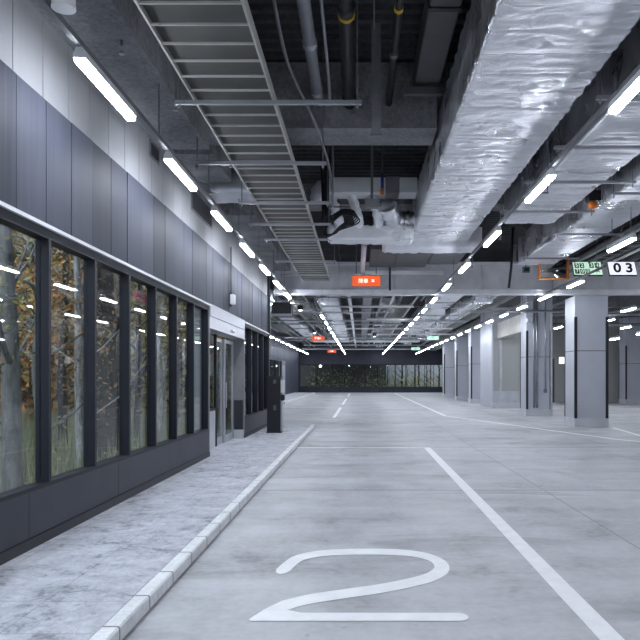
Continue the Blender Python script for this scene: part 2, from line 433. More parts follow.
for a, b in ((15.38, 16.26), (16.24, 17.36)):
    x0 = -3.19 if a < 16 else -3.14
    fr = MB(); fr.box(x0-.04, x0, a, a+.10, .1, 2.5).box(x0-.04, x0, b-.10, b, .1, 2.5).box(x0-.04, x0, a+.1, b-.1, .1, .26).box(x0-.04, x0, a+.1, b-.1, 2.42, 2.5)
    lf = obj('door_leaf', fr, 'silver', dr)
    obj('leaf_pane', MB().box(x0-.025, x0-.013, a+.1, b-.1, .26, 2.42), 'glass', lf)
    hy = b-.06 if a < 16 else a+.06
    obj('pull_handle', MB().tube([(x0+.03, hy, .9), (x0+.03, hy, 1.5)], .012).tube([(x0, hy, .95), (x0+.03, hy, .95)], .008).tube([(x0, hy, 1.45), (x0+.03, hy, 1.45)], .008), 'silver', lf)
sl = thing('door_side_panel', 'glazed side light beside the sliding door with pale lower panel', 'side panel', (-3.16, 14.4, .1), kind='structure')
obj('side_frame', MB().box(-3.2, -3.14, YD0, YD0+.06, .1, 2.56).box(-3.2, -3.14, 15.3, 15.38, .1, 2.56).box(-3.2, -3.14, YD0, 15.3, .90, .95), 'frame', sl)
obj('lower_panel', MB().box(-3.185, -3.16, YD0+.06, 15.3, .1, .90), 'ltgrey', sl)
obj('side_pane', MB().box(-3.185, -3.173, YD0+.06, 15.3, .95, 2.56), 'glass', sl)

# forest-court end wall and other shell walls
struct('wall_end', MB().box(-11, WX-.3, YE-.1, YE+.1, 0, DECK+1), 'clad_x', 'dark end wall closing the glazed building', 'wall')
rw = MB()
rw.box(-6.95, -6.7, YE, 77.3, 3.1, DECK).box(-6.95, -6.7, YE, 77.3, 0, .62)
yy = YE
struct('wall_recess', rw, 'clad', 'far recess side wall with lit zinc cladding over dark windows', 'wall')
rwins = [24, 29, 34, 39, 44, 48, 52, 56, 60]
for i in range(len(rwins)-1):
    window(wi, rwins[i], rwins[i+1], -6.72, .62, 3.1, '%s dark window along the far recess side wall' % ordw(i+1)); wi += 1
struct('wall_recess_end', MB().box(-6.95, -6.7, 62.5, 77.3, .62, 3.1).box(-6.95, -6.7, YE, 24, .62, 3.1), 'clad', 'solid zinc panels in the far recess side wall', 'wall')
d2 = thing('door_2', 'pale grey door in the far recess side wall', 'door', (-6.7, 61.2, .12), kind='structure')
obj('door_leaf', MB().box(-6.9, -6.68, 60.05, 62.5, .12, 2.7), 'silver', d2); obj('door_frame', MB().box(-6.9, -6.66, 60.0, 60.08, .12, 2.8).box(-6.9, -6.66, 62.42, 62.5, .12, 2.8).box(-6.9, -6.66, 60.0, 62.5, 2.7, 3.1), 'midgrey', d2)
obj('door_handle', MB().tube([(-6.64, 60.3, 1.0), (-6.64, 60.3, 1.3)], .02), 'blackm', d2)

YB = 77.0
bw = MB().box(-7, 24, YB, YB+.2, 3.12, DECK).box(-7, 24, YB, YB+.2, 0, .60).box(-7, -6.55, YB, YB+.2, .6, 3.12).box(9.1, 24, YB, YB+.2, .6, 3.12)
struct('wall_back', bw, 'clad_x', 'long dark navy wall closing the far end of the hall', 'wall')
xs = [-6.55, -4.8, -3.6, -2.3, -1.0, .5, 2.2, 3.9, 5.0, 6.1, 7.1, 8.1, 9.1]
for i in range(len(xs)-1):
    window(wi, xs[i], xs[i+1], YB, .60, 3.12, '%s window in the far dark wall counting from the recess corner' % ordw(i+1), axis='x'); wi += 1
ds = thing('wall_lamp', 'small round lit lamp on the far dark wall', 'lamp', (-4.35, YB-.1, 2.9))
obj('bracket', MB().box(-4.38, -4.32, YB-.06, YB, 2.95, 3.05), 'blackm', ds); obj('globe', MB().ball((-4.35, YB-.12, 2.9), .14), 'spot', ds, smooth=True)

struct('wall_right', MB().box(22, 22.2, -12, 48, 0, DECK), 'clad_x', 'dark side wall beyond the parking bays', 'wall')
cw = MB().box(8.5, 11.0, 46, 46.2, 0, DECK).box(12.8, 22.2, 46, 46.2, 0, DECK).box(11, 12.8, 46, 46.2, 2.9, DECK)
struct('wall_cross', cw, 'stripe_y', 'pale striped panel wall across the bays behind the columns', 'wall')
d3 = thing('door_3', 'dark service door behind the front column with lit white sign', 'door', (11.9, 46, 0), kind='structure')
obj('door_leaf', MB().box(11.06, 12.74, 46.06, 46.14, 0, 2.85), 'blackm', d3); obj('door_frame', MB().box(11, 11.06, 46, 46.2, 0, 2.9).box(12.74, 12.8, 46, 46.2, 0, 2.9).box(11.06, 12.74, 46, 46.2, 2.85, 2.9), 'midgrey', d3)
obj('door_handle', MB().tube([(12.6, 46.0, 1.0), (12.6, 46.0, 1.15)], .02), 'silver', d3)
struct('wall_near', MB().box(-6.9, 24, -12.2, -12, 0, DECK), 'pale', 'pale wall behind the viewpoint', 'wall')
struct('wall_far_side', MB().box(9.2, 9.4, 46, 77.2, 0, DECK), 'stripe_y', 'pale side wall behind the far columns', 'wall')

# concrete beams
def beam(name, mb, mat, label): return struct(name, mb, mat, label, 'beam')
beam('beam', MB().box(WX-.1, -2.2, -12, 10.2, 4.93, DECK), 'beamc', 'rough sprayed concrete beam along the top of the near pale wall')
beam('beam', MB().box(WX-.1, -2.3, 10.95, 12.5, 5.1, DECK), 'beamc', 'short rough concrete haunch above the third wall lamp')
beam('beam', MB().box(WX-.1, -2.2, 14.6, 22.2, 5.0, DECK), 'beamc', 'rough concrete beam above the door end of the pale wall')
beam('beam', MB().box(WX-.1, 1.12, 10.2, 10.95, 5.24, 5.72).box(WX-.1, 22, 10.2, 10.95, 5.72, DECK), 'beamc', 'rough concrete cross beam above the first ducts')
beam('beam', MB().box(WX-.1, 22, 16.6, 17.3, 5.72, DECK), 'beamc', 'rough concrete cross beam above the long foil duct end')
wb = thing('beam', 'pale grey steel beam spanning the hall before the first column', 'beam', (9.6, 22.5, 4.28), kind='structure')
bw_ = MB().box(-2.75, 22, 22.45, 22.60, 4.42, 5.22)
for x in (-1.6, 1.15, 3.9, 6.4): bw_.box(x-.01, x+.01, 22.34, 22.45, 4.42, 5.22)
obj('web', bw_, 'beamweb', wb); obj('flange', MB().box(-2.75, 22, 22.3, 22.75, 4.28, 4.42), 'beamw', wb); obj('flange', MB().box(-2.75, 22, 22.3, 22.75, 5.22, 5.30), 'beamw', wb)
for i, Y in enumerate((29.6, 36.9, 44.1, 51.3, 58.5, 65.7, 72.9)):
    beam('beam', MB().box(-6.7, 9.1 if Y > 45 else 22, Y, Y+.4, 5.35, DECK), 'beamc', '%s dark cross beam beyond the pale steel beam' % ordw(i+1))
beam('beam', MB().box(7.3, 7.9, 30.7, 37.3, 3.7, 4.5), 'cream', 'cream boarded soffit box between the second column and striped pier')
beam('beam', MB().box(7.2, 8.3, 42, 77, 4.6, 5.2), 'midgrey', 'grey lintel running over the far columns')

# columns
def column(x0, x1, y0, y1, label, zt=4.3, guards=True, shaft='col', conduits=False):
    c = thing('column', label, 'column', ((x0+x1)/2, (y0+y1)/2, 0), kind='structure')
    s = MB()
    for a, b in ((.28, 2.48), (2.50, zt)): s.box(x0, x1, y0, y1, a, b)
    s.box(x0+.01, x1-.01, y0+.01, y1-.01, 0, zt)
    obj('shaft', s, shaft, c)
    obj('seam_band', MB().box(x0-.003, x1+.003, y0-.003, y1+.003, 2.478, 2.502), 'dkboard', c)
    obj('plinth', MB().box(x0-.012, x1+.012, y0-.012, y1+.012, 0, .28), 'plinth', c)
    if guards:
        for (gx, gy) in ((x0, y0), (x1, y0), (x0, y1), (x1, y1)):
            sx = 1 if gx == x0 else -1; sy = 1 if gy == y0 else -1
            g = MB(); e = .016; w = .075
            a, b = sorted((gx-sx*e, gx+sx*w)); p, q = sorted((gy-sy*e, gy))
            g.box(a, b, p, q, .28, 3.6)
            a, b = sorted((gx-sx*e, gx)); p, q = sorted((gy-sy*e, gy+sy*.03)); g.box(a, b, p, q, .28, 3.6)
            obj('corner_guard', g, 'blackm', c)
    if conduits:
        for dx, r in ((.30, .035), (.42, .05), (.78, .03)):
            obj('conduit', MB().tube([(x0+dx, y0-.07, .35 if dx < .5 else 1.1), (x0+dx, y0-.07, zt)], r), 'galv', c, smooth=True)
        obj('junction_box', MB().box(x0+.72, x0+.84, y0-.09, y0, .98, 1.12), 'midgrey', c)
        obj('edge_post', MB().box(x1-.05, x1+.03, y0-.06, y0, .0, zt), 'ltgrey', c)
    return c
column(7.03, 8.11, 22.9, 24.0, 'nearest square grey panelled column with dark corner guards', 4.285)
column(7.03, 8.08, 29.55, 30.65, 'second grey column, with conduits running down its face', 5.35, conduits=True)
pr_ = thing('column', 'broad pale pier with striped face behind the second column', 'pier', (7.7, 39.1, 0), kind='structure')
obj('shaft', MB().box(7.05, 8.5, 37.3, 41.0, .0, 5.36), 'col', pr_)
obj('striped_face', MB().box(7.12, 8.48, 37.26, 37.3, .9, 3.75), 'stripe_y', pr_)
obj('side_strip', MB().box(7.42, 7.56, 37.22, 37.26, .9, 3.75), 'ltgrey', pr_)
obj('plinth', MB().box(7.12, 8.5, 37.2, 37.3, .28, .9), 'ltgrey', pr_); obj('kerb_block', MB().box(7.0, 8.6, 37.0, 37.3, 0, .28), 'plinth', pr_)
for i, Y in enumerate((44.3, 51.0, 58.5)):
    column(7.03, 8.11, Y, Y+1.1, '%s grey column beyond the striped pier in the far row' % ordw(i+1), 4.6)
column(16.4, 17.5, 43.2, 44.3, 'distant grey column before the striped wall in the bays', 5.35)

# ------------------------------------------------------------------ floor markings
def mark(name, mb, label, cat='floor marking'): return tag(obj(name, mb, 'line'), label, cat, kind='structure')
def band(pts, w):
    mb = MB()
    for a, b in zip(pts[:-1], pts[1:]):
        a, b = Vector((*a, 0)), Vector((*b, 0)); d = (b-a).normalized(); nn = Vector((-d.y, d.x, 0))*w/2
        mb.prism_z([(a-nn)[:2], (b-nn)[:2], (b+nn)[:2], (a+nn)[:2]][::1], .0, .004)
    return mb
mark('bay_line', MB().box(1.465, 1.615, -11, 16.0, 0, .004), 'long white bay line beside the painted number')
mark('bay_line', MB().box(-1.44, 1.615, 16.0, 16.12, 0, .004), 'thin white line across the end of the numbered bay')
for i, (a, b) in enumerate(((28.2, 38), (42, 54), (60, 72))):
    mark('lane_dash', MB().box(-1.12, -.98, a, b, 0, .004), '%s white lane dash beyond the bay end' % ordw(i+1))
mark('lane_line', band([(3.62, 72), (3.6, 29.5)], .13), 'straight white lane line running to the far wall')
mark('lane_line', band([(3.6, 29.5), (6.66, 18.3), (8.8, 14.5)], .13), 'slanting white line swinging out towards the bays')
mark('lane_line', band([(8.13, 22.5), (7.75, 19.2), (9.9, 15.6)], .12), 'short white line at the foot of the nearest column')
mark('lane_line', band([(5.0, 40), (7.0, 33.5)], .1), 'thin white line near the second column')
# painted 2
P2 = [(-.642,5.80),(-.60,6.02),(-.536,6.22),(-.38,6.36),(-.184,6.42),(.10,6.44),(.367,6.41),(.55,6.32),(.66,6.16),(.695,5.97),(.66,5.78),(.55,5.60),(.36,5.44),(.151,5.31),(-.10,5.19),(-.36,5.06),(-.53,4.92)]
ky = 1.75
def smoothp(p, k=6):
    out = []
    for i in range(len(p)-1):
        p0, p1, p2, p3 = p[max(i-1,0)], p[i], p[i+1], p[min(i+2,len(p)-1)]
        for j in range(k):
            t_ = j/k
            out.append(tuple(.5*((2*b)+(-a+c)*t_+(2*a-5*b+4*c-d)*t_*t_+(-a+3*b-3*c+d)*t_**3) for a,b,c,d in zip(p0,p1,p2,p3)))
    return out+[p[-1]]
pp = [Vector((x, y/ky)) for x, y in smoothp(P2)]
L, R = [], []
for i, p in enumerate(pp):
    d = (pp[min(i+1,len(pp)-1)]-pp[max(i-1,0)]).normalized(); nn = Vector((-d.y, d.x))*.063
    L.append(((p+nn).x, (p+nn).y*ky)); R.append(((p-nn).x, (p-nn).y*ky))
two = MB(); k = len(L)
vs = [(x,y,.004) for x,y in L]+[(x,y,.004) for x,y in R]
two.add(vs, [(i, i+k, i+k+1, i+1) for i in range(k-1)])
two.add([(-.735,4.63,.0048),(-.72,4.60,.0048),(-.40,4.60,.0048),(-.40,4.76,.0048),(-.503,4.82,.0048),(-.557,5.02,.0048),(-.66,4.83,.0048)], [(0,1,2,3,4,5,6)])
bar = [(-.6, 4.60), (.66, 4.60)]+[(.66+.065*math.sin(a), 4.68-.08*math.cos(a)) for a in [PI*j/8 for j in range(1, 8)]]+[(.66, 4.76), (-.6, 4.76)]
two.add([(x,y,.0045) for x,y in bar], [tuple(range(len(bar)))])
cap = [(pp[0].x+.056*math.cos(a), (pp[0].y+.056*math.sin(a))*ky, .0042) for a in [2*PI*j/14 for j in range(14)]]
two.add(cap, [tuple(range(14))])
tag(obj('painted_number', two, 'line'), 'large white number 2 painted on the concrete bay floor', 'floor marking', kind='structure')

# ------------------------------------------------------------------ lamps
def make_lamp(Ln=1.3):
    r = thing('batten_light', '', 'light', (0,0,0))
    h = MB().prism_y([(-.025,.09),(-.05,.03),(-.05,.0),(.05,.0),(.05,.03),(.025,.09)], -Ln/2, Ln/2)
    obj('housing', h, 'white', r)
    d = MB().prism_y([(-.044,0),(-.042,-.028),(-.028,-.04),(.028,-.04),(.042,-.028),(.044,0)], -Ln/2+.01, Ln/2-.01)
    obj('diffuser', d, 'lamp', r)
    return r
lamp0 = make_lamp(); used = [0]
def lamp(x, y, z, label, group, rot=0):
    if not used[0]:
        used[0] = 1; lamp0.location = (x,y,z); lamp0.rotation_euler = (0,0,rot); lamp0['label'] = label; lamp0['group'] = group; return lamp0
    return dup(lamp0, (x,y,z), label, group, rot)
def rail(x, y0, y1, z, label, w=.026, gap=4.0, mat='galvd', rodx=0, top=DECK+.05):
    r = thing('lamp_rail', label, 'rail', (x, (y0+y1)/2, z))
    obj('channel', MB().prism_y([(x-w,z),(x+w,z),(x+w,z+.05),(x+w-.008,z+.05),(x+w-.008,z+.008),(x-w+.008,z+.008),(x-w+.008,z+.05),(x-w,z+.05)], y0, y1), mat, r)
    y = y0+.6
    while y < y1:
        h = MB().tube([(x+rodx, y, z+.03), (x+rodx, y, top)], .008, 6)
        if rodx: a, b = sorted((x, x+rodx)); h.box(a-.01, b+.01, y-.012, y+.012, z+.025, z+.045)
        obj('hanger_rod', h, 'galvd', r); y += gap
    return r
ZL = 4.2
GRP = 'LED batten lights'
def row(x, ys, z, where, first_visible=5.2):
    n = 0
    for y in ys:
        if y < first_visible: lamp(x, y, z, 'slim LED batten light behind the viewpoint '+where, GRP+' behind '+where)
        else:
            n += 1; lamp(x, y, z, '%s slim LED batten light from the camera %s' % (ordw(n), where), GRP+' '+where)
row(-2.28, [6.33-2.62*k for k in range(6, 0, -1)]+[6.33+2.62*k for k in range(7)], ZL, 'in the row above the glass wall')
rail(-2.28, -11, 22.9, ZL+.09, 'steel lamp rail above the glass wall', gap=2.62, top=4.98)
row(2.46, [6.15-3.45*k for k in range(4, 0, -1)]+[6.15+3.45*k for k in range(21)], ZL, 'in the row beside the large foil duct')
rail(2.46, -11, 76, ZL+.09, 'steel lamp rail beside the large foil duct', rodx=.3, gap=3.45)
row(5.95, [19.35-3.2*k for k in range(8, 4, -1)], ZL, 'over the column row')
row(5.95, [19.35+3.2*k for k in range(18)], ZL, 'in the row along the columns')
rail(5.95, 17, 76, ZL+.09, 'steel lamp rail along the column row')
row(-1.60, [29.6+3.4*k for k in range(14)], ZL, 'in the far row over the kerb side')
rail(-1.60, 28.6, 76, ZL+.09, 'far steel lamp rail on the kerb side')
row(-5.6, [44.5+3.0*k for k in range(11)], ZL, 'in the far recess row')
rail(-5.6, 43, 76, ZL+.09, 'steel lamp rail in the far recess')
def bay(x, y, z, label, rot=0):
    lamp(x, y, z, label, GRP, rot)
    h = thing('lamp_rail', 'short rail holding the '+label, 'rail', (x, y, z+.09))
    obj('channel', MB().box(x-.03, x+.03, y-.7, y+.7, z+.09, z+.12), 'galv', h)
    for d in (-.5, .5): obj('hanger_rod', MB().tube([(x, y+d, z+.1), (x, y+d, DECK+.05)], .008, 6), 'galvd', h)
bay(5.13, 13.75, 4.22, 'LED batten light beyond the last foil duct above the number boards')
bay(10.2, 26.6, 4.2, 'upper bay light seen beside the nearest column')
bay(13.9, 36.6, 4.25, 'bay light in front of the distant grey column')
bay(14.0, 38.5, 3.75, 'lowest bay light before the striped wall')
bay(14.9, 37, 3.95, 'bay light over the outer side of the distant grey column')
for _y, _w in ((31, 'behind the nearest column'), (36, 'beyond the nearest column'), (41, 'before the cross wall')): bay(10.2, _y, 4.2, 'bay light '+_w)  # lamps added among the columns to brighten the dim bays
bay(12.3, 41, 4.4, 'added bay light hidden behind the nearest column by the cross wall'); bay(16.5, 33, 4.3, 'outermost bay light outside the view'); bay(15.8, 26, 4.3, 'second outermost bay light outside the view')  # hidden and out-of-view lamps added to light the cross wall
bay(12.1, 34, 4.4, 'added bay light over the bays before the distant column'); bay(14.2, 28, 4.3, 'added bay light outside the view before the distant column')  # two more lamps added to raise the light in the bays
bay(10.2, 21, 4.2, 'added bay light outside the view beyond the nearest column')  # unseen lamp added for more light in the hall
bay(13.5, 14, 4.2, 'added bay light outside the view over the side bays'); bay(10.2, 8, 4.2, 'near bay light, added outside the view over the side bays')  # both added out of view as extra light over the floor
lamp(-3.3, 29.0, 4.72, 'crosswise LED batten light just past the end of the glass wall', GRP, PI/2-.5)

# ------------------------------------------------------------------ foil ducts
PINS = {}
def pins(cell, seed):
    k_ = (cell, seed)
    if k_ not in PINS:
        r_ = random.Random(hash((cell[0]*73856093) ^ (cell[1]*19349663) ^ int(seed*83492791)))
        c = ((cell[0]+r_.uniform(.25, .75))*.34, (cell[1]+r_.uniform(.3, .7))*.31)
        cr = []
        for q in range(r_.choice((0, 2, 3, 5, 6))):
            a = r_.uniform(0, 2*PI) if r_.random() < .6 else r_.choice((0, PI))+r_.uniform(-.25, .25)
            cr.append((math.cos(a), math.sin(a), r_.uniform(.08, .30), r_.uniform(.5, 1.3)*r_.choice((1, -1)), r_.uniform(.012, .024)))
        PINS[k_] = (c, cr)
    return PINS[k_]
def creased(u, v, seed):
    cu, cv = int(math.floor(u/.34)), int(math.floor(v/.31)); h = 0
    for du in (-1, 0, 1):
        for dv in (-1, 0, 1):
            c, cr = pins((cu+du, cv+dv), seed); x, y = u-c[0], v-c[1]; d2 = x*x+y*y
            if d2 > .12: continue
            h -= 1.1*math.exp(-d2/.0022)
            for ca_, sa_, ln, am, wd in cr:
                al = x*ca_+y*sa_
                if 0 < al < ln:
                    pe = (-x*sa_+y*ca_)/wd
                    if abs(pe) < 3: h += am*math.exp(-pe*pe)*(1-al/ln)
    return h
def foil_duct(name, label, x0, x1, y0, y1, z0, z1, axis='y', amp=.022, step=.07, seed=0, round_=.035, cat='duct', band=.92, tuck=.03, mat='foil', fine=None):
    """a box duct wrapped in crumpled foil insulation, modelled as a closed displaced skin"""
    if axis == 'y': a0, a1, b0, b1, l0, l1 = x0, x1, z0, z1, y0, y1
    else: a0, a1, b0, b1, l0, l1 = y0, y1, z0, z1, x0, x1
    prof = []; r = round_; fs_ = fine or step; ls = fine or step
    def arc(cx, cy, t0):
        for j in range(4):
            t_ = t0+PI/2*j/3; prof.append((cx+r*math.cos(t_), cy+r*math.sin(t_)))
    def edge(p, q, st):
        k_ = max(1, int(math.hypot(q[0]-p[0], q[1]-p[1])/st))
        for j in range(1, k_): prof.append((p[0]+(q[0]-p[0])*j/k_, p[1]+(q[1]-p[1])*j/k_))
    arc(a0+r, b0+r, PI); edge((a0+r, b0), (a1-r, b0), fs_); arc(a1-r, b0+r, -PI/2); edge((a1, b0+r), (a1, b1-r), step)
    arc(a1-r, b1-r, 0); edge((a1-r, b1), (a0+r, b1), max(step, .15)); arc(a0+r, b1-r, PI/2); edge((a0, b1-r), (a0, b0+r), step)
    ca, cb = (a0+a1)/2, (b0+b1)/2; n = len(prof); m = max(2, int((l1-l0)/ls)); vs = []
    for i in range(m+1):
        l = l0+(l1-l0)*i/m
        ph = ((l-l0) % band)/band; seam = max(0, 1-min(ph, 1-ph)/.04)
        e = min(i, m-i)/m*(l1-l0)
        shrink = 0 if e > .16 else (1-math.sqrt(max(0, 1-((.16-e)/.16)**2)))*tuck
        for (a, b) in prof:
            p = Vector((a*1.1+seed, l*2.6, b*1.6)); f = noise.noise(p*1.3)*.35+noise.noise(p*3.1)*.4
            if step < .1: f += noise.noise(p*6.3)*.15
            cr = abs(noise.noise(Vector((a*.8+seed*3, l*5, b))))
            dsp = amp*(f*1.5+.5-cr*.7-seam*.8)
            if fine and b < b0+.05: dsp += .0105*creased(a, l, seed)
            d = Vector((max(-1, min(1, (a-ca)/((a1-a0)/2)))**5, max(-1, min(1, (b-cb)/((b1-b0)/2)))**5))
            if d.length > 1e-6: d = d.normalized()
            aa, bb_ = a+d.x*(dsp-shrink), b+d.y*(dsp-shrink)
            vs.append((aa, l, bb_) if axis == 'y' else (l, aa, bb_))
    fs = [(i*n+j, i*n+(j+1)%n, (i+1)*n+(j+1)%n, (i+1)*n+j) for i in range(m) for j in range(n)]
    fs += [tuple(range(n-1,-1,-1)), tuple(m*n+j for j in range(n))]
    mb = MB(); mb.add(vs, fs)
    return tag(obj(name, mb, mat, smooth=True), label, cat)
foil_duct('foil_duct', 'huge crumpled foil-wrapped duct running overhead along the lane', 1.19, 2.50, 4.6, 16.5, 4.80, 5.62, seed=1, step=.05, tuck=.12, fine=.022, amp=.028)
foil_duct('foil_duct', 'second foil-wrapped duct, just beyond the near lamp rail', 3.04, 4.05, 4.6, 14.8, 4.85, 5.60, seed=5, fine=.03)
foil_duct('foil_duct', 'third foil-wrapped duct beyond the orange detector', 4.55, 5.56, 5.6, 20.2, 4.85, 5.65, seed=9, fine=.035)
xd = thing('cross_duct', 'pale upper cross duct with perforated band and three foil branches', 'duct', (.2, 14.5, 5.37))
obj('casing', MB().prism_x([(14.22, 5.37), (14.75, 5.37), (14.75, 5.68), (14.22, 5.68)], -.72, .52).prism_x([(14.22, 5.37), (14.75, 5.37), (14.75, 5.68), (14.22, 5.68)], .80, 1.17), 'white', xd, bevel=.012)
obj('perforated_band', MB().prism_x([(14.21, 5.36), (14.76, 5.36), (14.76, 5.69), (14.21, 5.69)], .52, .80), 'midgrey', xd)
obj('end_wrap', MB().tube(smoothp([(-.66, 14.5, 5.52), (-.78, 14.5, 5.50), (-.84, 14.55, 5.42), (-.84, 14.62, 5.3)], 4), [.19+.015*math.sin(q*2.1) for q in range(13)], 12), 'foilsoft', xd, smooth=True)
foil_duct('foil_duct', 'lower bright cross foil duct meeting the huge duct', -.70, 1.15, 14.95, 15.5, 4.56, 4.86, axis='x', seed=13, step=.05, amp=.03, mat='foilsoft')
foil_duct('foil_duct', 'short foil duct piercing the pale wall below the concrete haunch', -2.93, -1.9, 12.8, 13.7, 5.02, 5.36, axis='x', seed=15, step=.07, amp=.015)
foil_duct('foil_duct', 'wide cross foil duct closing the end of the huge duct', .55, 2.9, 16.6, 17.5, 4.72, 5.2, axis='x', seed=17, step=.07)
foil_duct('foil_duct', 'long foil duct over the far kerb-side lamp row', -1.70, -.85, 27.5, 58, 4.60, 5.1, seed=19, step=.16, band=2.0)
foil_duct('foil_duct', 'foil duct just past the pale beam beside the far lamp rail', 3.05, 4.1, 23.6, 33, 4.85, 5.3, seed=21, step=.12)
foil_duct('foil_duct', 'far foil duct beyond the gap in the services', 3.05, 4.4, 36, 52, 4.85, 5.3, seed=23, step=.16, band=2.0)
foil_duct('foil_duct', 'foil duct in the far middle above the column row', 4.8, 5.6, 25, 60, 4.9, 5.3, seed=25, step=.18, band=2.0)
foil_duct('foil_duct', 'foil cross duct over the recess past the glass wall', -6.0, -2.2, 33, 33.8, 4.8, 5.2, axis='x', seed=27, step=.12)
foil_duct('foil_duct', 'narrow foil duct along the recess beyond the glass wall', -4.2, -3.5, 26, 60, 4.7, 5.1, seed=29, step=.16, band=2.0)
foil_duct('foil_duct', 'crumpled cross foil duct near the far wall', -4.0, 5.0, 58.5, 59.4, 4.62, 4.95, axis='x', seed=31, step=.14)
# three flexible branches below the upper cross duct
for i, x in enumerate((-.55, -.12, .30)):
    pts = [(x-.05, 14.5, 5.36), (x, 14.48, 5.2), (x+.06, 14.56, 5.02), (x+.10, 14.85, 4.92), (x+.10, 15.1, 4.86)]
    tag(obj('flexible_branch', MB().tube(smoothp(pts, 4), [.10+.018*math.sin(q*2.2+x*5)+.01*math.sin(q*4.1) for q in range(17)], 12), 'foilsoft', smooth=True), '%s flexible foil branch under the cross duct, from the cable tray side' % ordw(i+1), 'duct branch', 'flexible foil branches')
# crumpled elbow
tag(obj('foil_elbow', MB().tube(smoothp([(.55, 14.4, 5.15), (.62, 14.6, 5.05), (.72, 15.0, 5.0), (.95, 15.2, 5.0), (1.2, 15.2, 5.02)], 5), [.19+.02*math.sin(q*1.7) for q in range(21)], 14), 'foil', smooth=True), 'crumpled foil elbow between the cross ducts and the huge duct', 'duct elbow')

# ------------------------------------------------------------------ cable tray
ct = thing('cable_tray', 'long ladder cable tray hanging above the walkway edge', 'cable tray', (-1.36, 12, 4.6))
for sx in (-1.80, -.93):
    o_ = 1 if sx < -1.3 else -1
    obj('side_rail', MB().prism_y([(sx,4.6),(sx+o_*.02,4.6),(sx+o_*.02,4.612),(sx+o_*.01,4.612),(sx+o_*.01,4.72),(sx,4.72)][::o_], 2, 21.9), 'tray', ct)
y = 2.2; n = 0
while y < 21.8:
    obj('rung', MB().box(-1.79, -.94, y-.010, y+.010, 4.603, 4.622), 'tray', ct); y += .342
obj('cover_sheet', MB().box(-1.785, -.945, 2, 21.9, 4.66, 4.68), 'traysheet', ct)
cb = MB()
for j in range(5):
    xx = -1.7+.13*j+rnd.uniform(-.03, .03)
    cb.tube([(xx+rnd.uniform(-.02,.02), y_, 4.70) for y_ in (2, 7, 12, 17, 21.8)], .018, 6)
obj('cables', cb, 'blackm', ct)
# strut hangers
def strut(x0, x1, y, z, label, group=None, top=DECK+.03):
    s = thing('strut_hanger', label, 'strut hanger', ((x0+x1)/2, y, z), group)
    obj('channel', MB().prism_x([(y-.022,z),(y+.022,z),(y+.022,z+.042),(y+.014,z+.042),(y+.014,z+.008),(y-.014,z+.008),(y-.014,z+.042),(y-.022,z+.042)], x0, x1), 'galv', s)
    for x in (x0+.05, x1-.05):
        rd = obj('threaded_rod', MB().tube([(x, y, z-.06), (x, y, top)], .0075, 6), 'galvd', s)
        obj('nut', MB().tube([(x, y, z-.035), (x, y, z-.008)], .018, 6), 'galv', rd)
    return s
for i, (y, a, b) in enumerate(((7.54, -1.99, .02), (9.67, -2.3, -.46), (11.85, -2.05, -.5), (13.5, -2.15, -.55), (15.0, -2.05, -.6), (17.8, -2.15, -.6), (20.1, -2.3, -.55))):
    strut(a, b, y, 4.545, '%s steel strut carrying the cable tray from the camera' % ordw(i+1), 'struts under the cable tray', 5.26 if 10.2 < y < 10.9 else DECK+.03)
for i, y in enumerate((7.9, 9.6, 11.3, 13.3)):
    strut(2.66, 4.45, y, 4.74, '%s strut under the second foil duct from the camera' % ordw(i+1), 'struts under the second foil duct')
for i, y in enumerate((9.0, 12.0, 15.4, 18.5)):
    strut(4.3, 5.8, y, 4.74, '%s strut under the third foil duct from the camera' % ordw(i+1), 'struts under the third foil duct')

# ------------------------------------------------------------------ near pipes
def pipe(name, pts, r, mat, label, cat='pipe', bands=(), group=None, collars=(), hang=0):
    if not bands and not collars and not hang:
        return tag(obj(name, MB().tube(pts, r), mat, smooth=True), label, cat, group)
    t_ = thing(name, label, cat, pts[0], group)
    obj('tube', MB().tube(pts, r, 14), mat, t_, smooth=True)
    if hang:
        A, B = Vector(pts[0]), Vector(pts[-1]); q = max(2, int((B-A).length/hang)+1)
        for j in range(q):
            p = A.lerp(B, .08+.84*j/(q-1)); obj('hanger_rod', MB().tube([p, (p.x, p.y, DECK+.05)], .009, 6), 'galvd', t_)
    for (a, b, rr, m_) in bands: obj('band', MB().tube([a, b], rr, 14), m_, t_, smooth=True)
    for (a, b, rr, m_) in collars: obj('collar', MB().tube([a, b], rr, 14), m_, t_, smooth=True)
    return t_
def dropped(x, y, z, r, hang=.04): return [(x, y, z)]
pipe('conduit', [(-.60, 2, 5.6), (-.60, 10.3, 5.6)], .075, 'pipegrey', 'grey round pipe beside the cable tray', collars=[((-.6, 8.3, 5.6), (-.6, 8.45, 5.6), .088, 'galv'), ((-.6, 9.7, 5.6), (-.6, 9.85, 5.6), .088, 'galv'), ((-.6, 7.2, 5.6), (-.6, 7.3, 5.6), .088, 'galv')])
pipe('conduit', smoothp([(-.40, 2, 5.65), (-.41, 6, 5.64), (-.42, 9.4, 5.60), (-.44, 9.9, 5.45)], 4), .02, 'pipegrey', 'thin grey conduit between the round pipe and the black pipe')
pipe('black_pipe', [(-.15, 2, 5.6), (-.15, 10.3, 5.6)], .09, 'black', 'thick glossy black pipe with a yellow band', bands=[((-.15, 7.66, 5.6), (-.15, 7.72, 5.6), .096, 'yellow')], collars=[((-.15, 7.5, 5.6), (-.15, 7.6, 5.6), .1, 'black'), ((-.15, 9.9, 5.6), (-.15, 10.1, 5.6), .1, 'black')])
